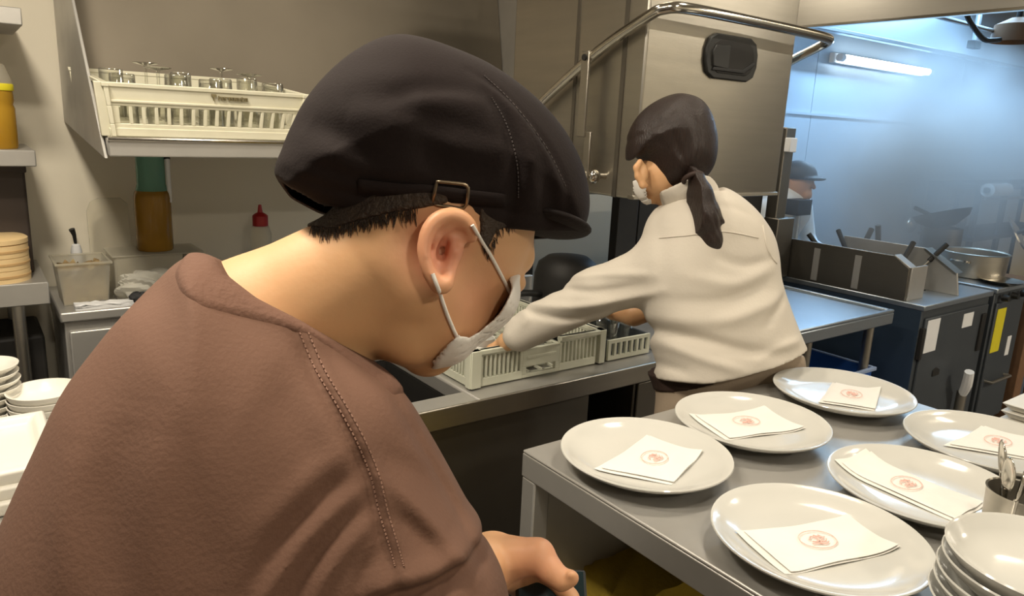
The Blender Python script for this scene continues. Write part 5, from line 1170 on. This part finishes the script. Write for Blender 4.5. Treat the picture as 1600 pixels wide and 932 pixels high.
def hand(F_, wr, fwd, nrm, sd, curl=.5, sc=1.0):
    fwd = np.array(fwd, float); fwd /= np.linalg.norm(fwd); nrm = np.array(nrm, float); nrm -= fwd*(fwd@nrm); nrm /= np.linalg.norm(nrm); sdv = np.cross(fwd, nrm)*sd
    for k in range(4):
        kn = wr+fwd*.085*sc*(1-.05*abs(k-1))+sdv*(.030-.020*k)*sc; F_.cone(wr+sdv*(.012-.008*k)*sc, kn, .016*sc, .0115*sc, .008)
        d = fwd.copy(); p = kn; pts = [p]; rs_ = [.0108*sc]
        for j, ln in enumerate((.040, .026, .020)):
            d = d*math.cos(curl)-nrm*math.sin(curl); nrm2 = nrm*math.cos(curl)+fwd*math.sin(curl); p = p+d*ln*sc*(1, 1.08, 1.0, .8)[k]; pts.append(p); rs_.append((.0098-.001*j)*sc)
        F_.chain(pts, rs_, .003)
    p0 = wr+fwd*.02*sc+sdv*.022*sc; p1 = p0+(fwd*.6+sdv*.75-nrm*.25)*.045*sc; p2 = p1+(fwd*.9+sdv*.25-nrm*.3)*.032*sc
    F_.chain([p0, p1, p2], [.016*sc, .0125*sc, .0095*sc], .006)
hand(b2, D2(797, 531, 1.875), (-.15, -.25, -.95), (-.3, .9, -.2), -1, .3, .92)
b2.chain([D2(1120, 420, 1.80), D2(1070, 470, 1.88), D2(990, 491, 1.93), D2(958, 487, 1.97)], [.04, .036, .028, .024], .02); hand(b2, D2(958, 487, 1.97), (-.95, .12, .1), (0, .95, .3), 1, .3, .9)
me, P_ = b2.mesh('body', f2_.O, f2_.M, base2)
at_ = me.attributes.new('blush', 'FLOAT', 'POINT'); at_.data.foreach_set('value', (.45*np.exp(-((P_-D2(975, 495, 1.72))**2).sum(1)/.08**2)).astype(np.float32)); put_mesh('body', me, SKIN, P2)
# hair: cap of combed hair, ponytail, hair tie
h2 = Field(f2_.L(960, 320, 0)-np.array([0, 0, .05]), f2_.L(1135, 135, 0)+np.array([0, .01, .17]), .0028)
HO = [(985, 250), (983, 225), (990, 195), (1008, 170), (1035, 153), (1060, 148), (1086, 158), (1103, 182), (1112, 215), (1112, 248), (1104, 272), (1088, 288), (1066, 296), (1042, 297), (1022, 280), (1010, 255), (997, 243)]
zh = D2(1050, 225, 1.672)[2]; h2.slabxy(h2.f2(f2_.P2(HO, zh)), zh, .094, .095, .0)
HFO = [(f2_.P2(p, .1), a, .006) for p, a in (([(1000, 215), (1030, 195), (1060, 170), (1075, 155)], .002), ([(1010, 235), (1045, 225), (1080, 260)], -.002), ([(1030, 175), (1055, 200), (1085, 270)], .002), ([(1060, 160), (1080, 200), (1090, 270)], -.002), ([(1085, 170), (1097, 215), (1094, 270)], .002), ([(1000, 240), (1040, 255), (1080, 278)], .002), ([(1015, 190), (1050, 215), (1082, 265)], -.002))]
h2.f += h2.fold2(HFO)[:, :, None]
me, _ = h2.mesh('hair', f2_.O, f2_.M, base2); hr = put_mesh('hair', me, HAIRM, P2)
pt = Field(f2_.L(1050, 405, 0)-np.array([0, 0, .02]), f2_.L(1150, 255, 0)+np.array([0, 0, .26]), .0026); zz = f2_.loc(at(1082, 280, 1.585))
pt.chain([D2(1078, 272, 1.60), D2(1084, 283, 1.585), D2(1088, 305, 1.57), D2(1097, 340, 1.565), D2(1112, 374, 1.565), D2(1128, 402, 1.565)], [.019, .023, .033, .035, .022, .004], .012)
pt.chain([D2(1094, 300, 1.572), D2(1108, 330, 1.568), D2(1128, 352, 1.568), D2(1138, 358, 1.568)], [.022, .020, .010, .003], .010); pt.chain([D2(1080, 310, 1.575), D2(1086, 345, 1.57), D2(1104, 375, 1.57)], [.018, .018, .006], .01)
PFO = [(f2_.P2(p, .11), a, .003) for p, a in (([(1078, 300), (1092, 345), (1120, 385)], .0025), ([(1090, 295), (1104, 340), (1124, 380)], .0025), ([(1098, 300), (1112, 335), (1130, 352)], .002), ([(1084, 300), (1094, 335), (1110, 365)], -.0015))]
pt.f += pt.fold2(PFO)[:, :, None]
me, _ = pt.mesh('ponytail', f2_.O, f2_.M, base2); put_mesh('ponytail', me, HAIRM, hr)
a = D2(1072, 272, 1.592); b = D2(1096, 285, 1.592); ax = D2(1092, 305, 1.57)-D2(1078, 262, 1.60); ax /= np.linalg.norm(ax); c = D2(1083, 279, 1.590); e1 = np.cross(ax, [0, 0, 1]); e1 /= np.linalg.norm(e1); e2 = np.cross(ax, e1)
mk('hair_tie', local_bm(tube(B(), [c+(e1*math.cos(q)+e2*math.sin(q))*.021 for q in np.linspace(0, 2*math.pi, 25)[:-1]], .0055, 8, closed=True), f2_, base2), BELT, hr, 0, 60)
# her mask
m2 = Field(D2(1004, 298, 1.70)-.10, D2(1000, 300, 1.70)+.10, .0028); m2.ell(D2(1028, 284, 1.70), np.eye(3), (.056, .060, .080), .0); m2.cone(D2(1004, 288, 1.74), D2(996, 294, 1.76), .014, .010, .02); so_ = m2.f.copy()
m2.f = np.maximum(np.maximum(so_, -(so_+.0065)), m2.f2(f2_.P2([(990, 268), (994, 290), (1002, 310), (1016, 324), (1012, 345), (960, 350), (960, 258), (986, 258)], D2(1004, 298, 1.70)[2]), 0)[:, :, None]); me, _ = m2.mesh('face_mask', f2_.O, f2_.M, base2)
if len(me.vertices): put_mesh('face_mask', me, MASKM, P2)

# ---- the cook half lost in the steam
cu_, cv_ = 3.77, 2.42; base3 = np.array(w(cu_, cv_+.12, 0)); R3 = np.array([[.8, .6, 0], [-.6, .8, 0], [0, 0, 1.0]])
P3 = thing('person', 'cook in white coat and black cap bending behind the boiler, half lost in steam', 'person', base3, world=True)
c3 = Field((-.34, -.36, .55), (.34, .22, 1.42), .008); c3.ell((0, .0, .86), np.eye(3), (.17, .115, .16), .03); c3.cone((0, .0, .90), (0, -.06, 1.06), .13, .15, .05); c3.cone((-.15, -.06, 1.06), (.15, -.06, 1.06), .06, .06, .04)
for k in (-1, 1): c3.chain([(k*.19, -.06, 1.05), (k*.23, -.10, .85), (k*.14, -.24, .84)], [.055, .045, .036], .03)
me, _ = c3.mesh('coat', base3, R3, base3); put_mesh('coat', me, COAT, P3)
s3 = Field((-.30, -.40, .74), (.30, .16, 1.42), .006); s3.cone((0, -.07, 1.05), (0, -.10, 1.18), .052, .05, .02); s3.ell((0, -.125, 1.225), np.eye(3), (.072, .092, .10), .02); s3.cone((0, -.15, 1.17), (0, -.19, 1.15), .045, .03, .02); s3.cone((0, -.215, 1.22), (0, -.228, 1.195), .008, .012, .01)
for k in (-1, 1):
    s3.ell((k*.075, -.11, 1.215), np.eye(3), (.008, .016, .028), .006); s3.ell((k*.03, -.212, 1.235), np.eye(3), (.012, .01, .008), .004, 's'); hand(s3, np.array((k*.13, -.25, .845)), (-k*.25, -.9, -.1), (0, .1, 1), -k, .3, .9)
me, P_ = s3.mesh('body', base3, R3, base3); put_mesh('body', me, SKIN2, P3)
k3 = Field((-.13, -.30, 1.17), (.13, .02, 1.36), .006); k3.ell((0, -.12, 1.25), np.eye(3), (.088, .108, .085), .0); k3.f = np.maximum(k3.f, -(k3.ax[2][None, None, :]-1.235)); k3.ell((0, -.225, 1.243), np.eye(3), (.075, .055, .012), .006); me, _ = k3.mesh('work_cap', base3, R3, base3); put_mesh('work_cap', me, DARK, P3)
legs(base3, math.pi+ANG, NAVY, P3, base3, .80, .09, .08)
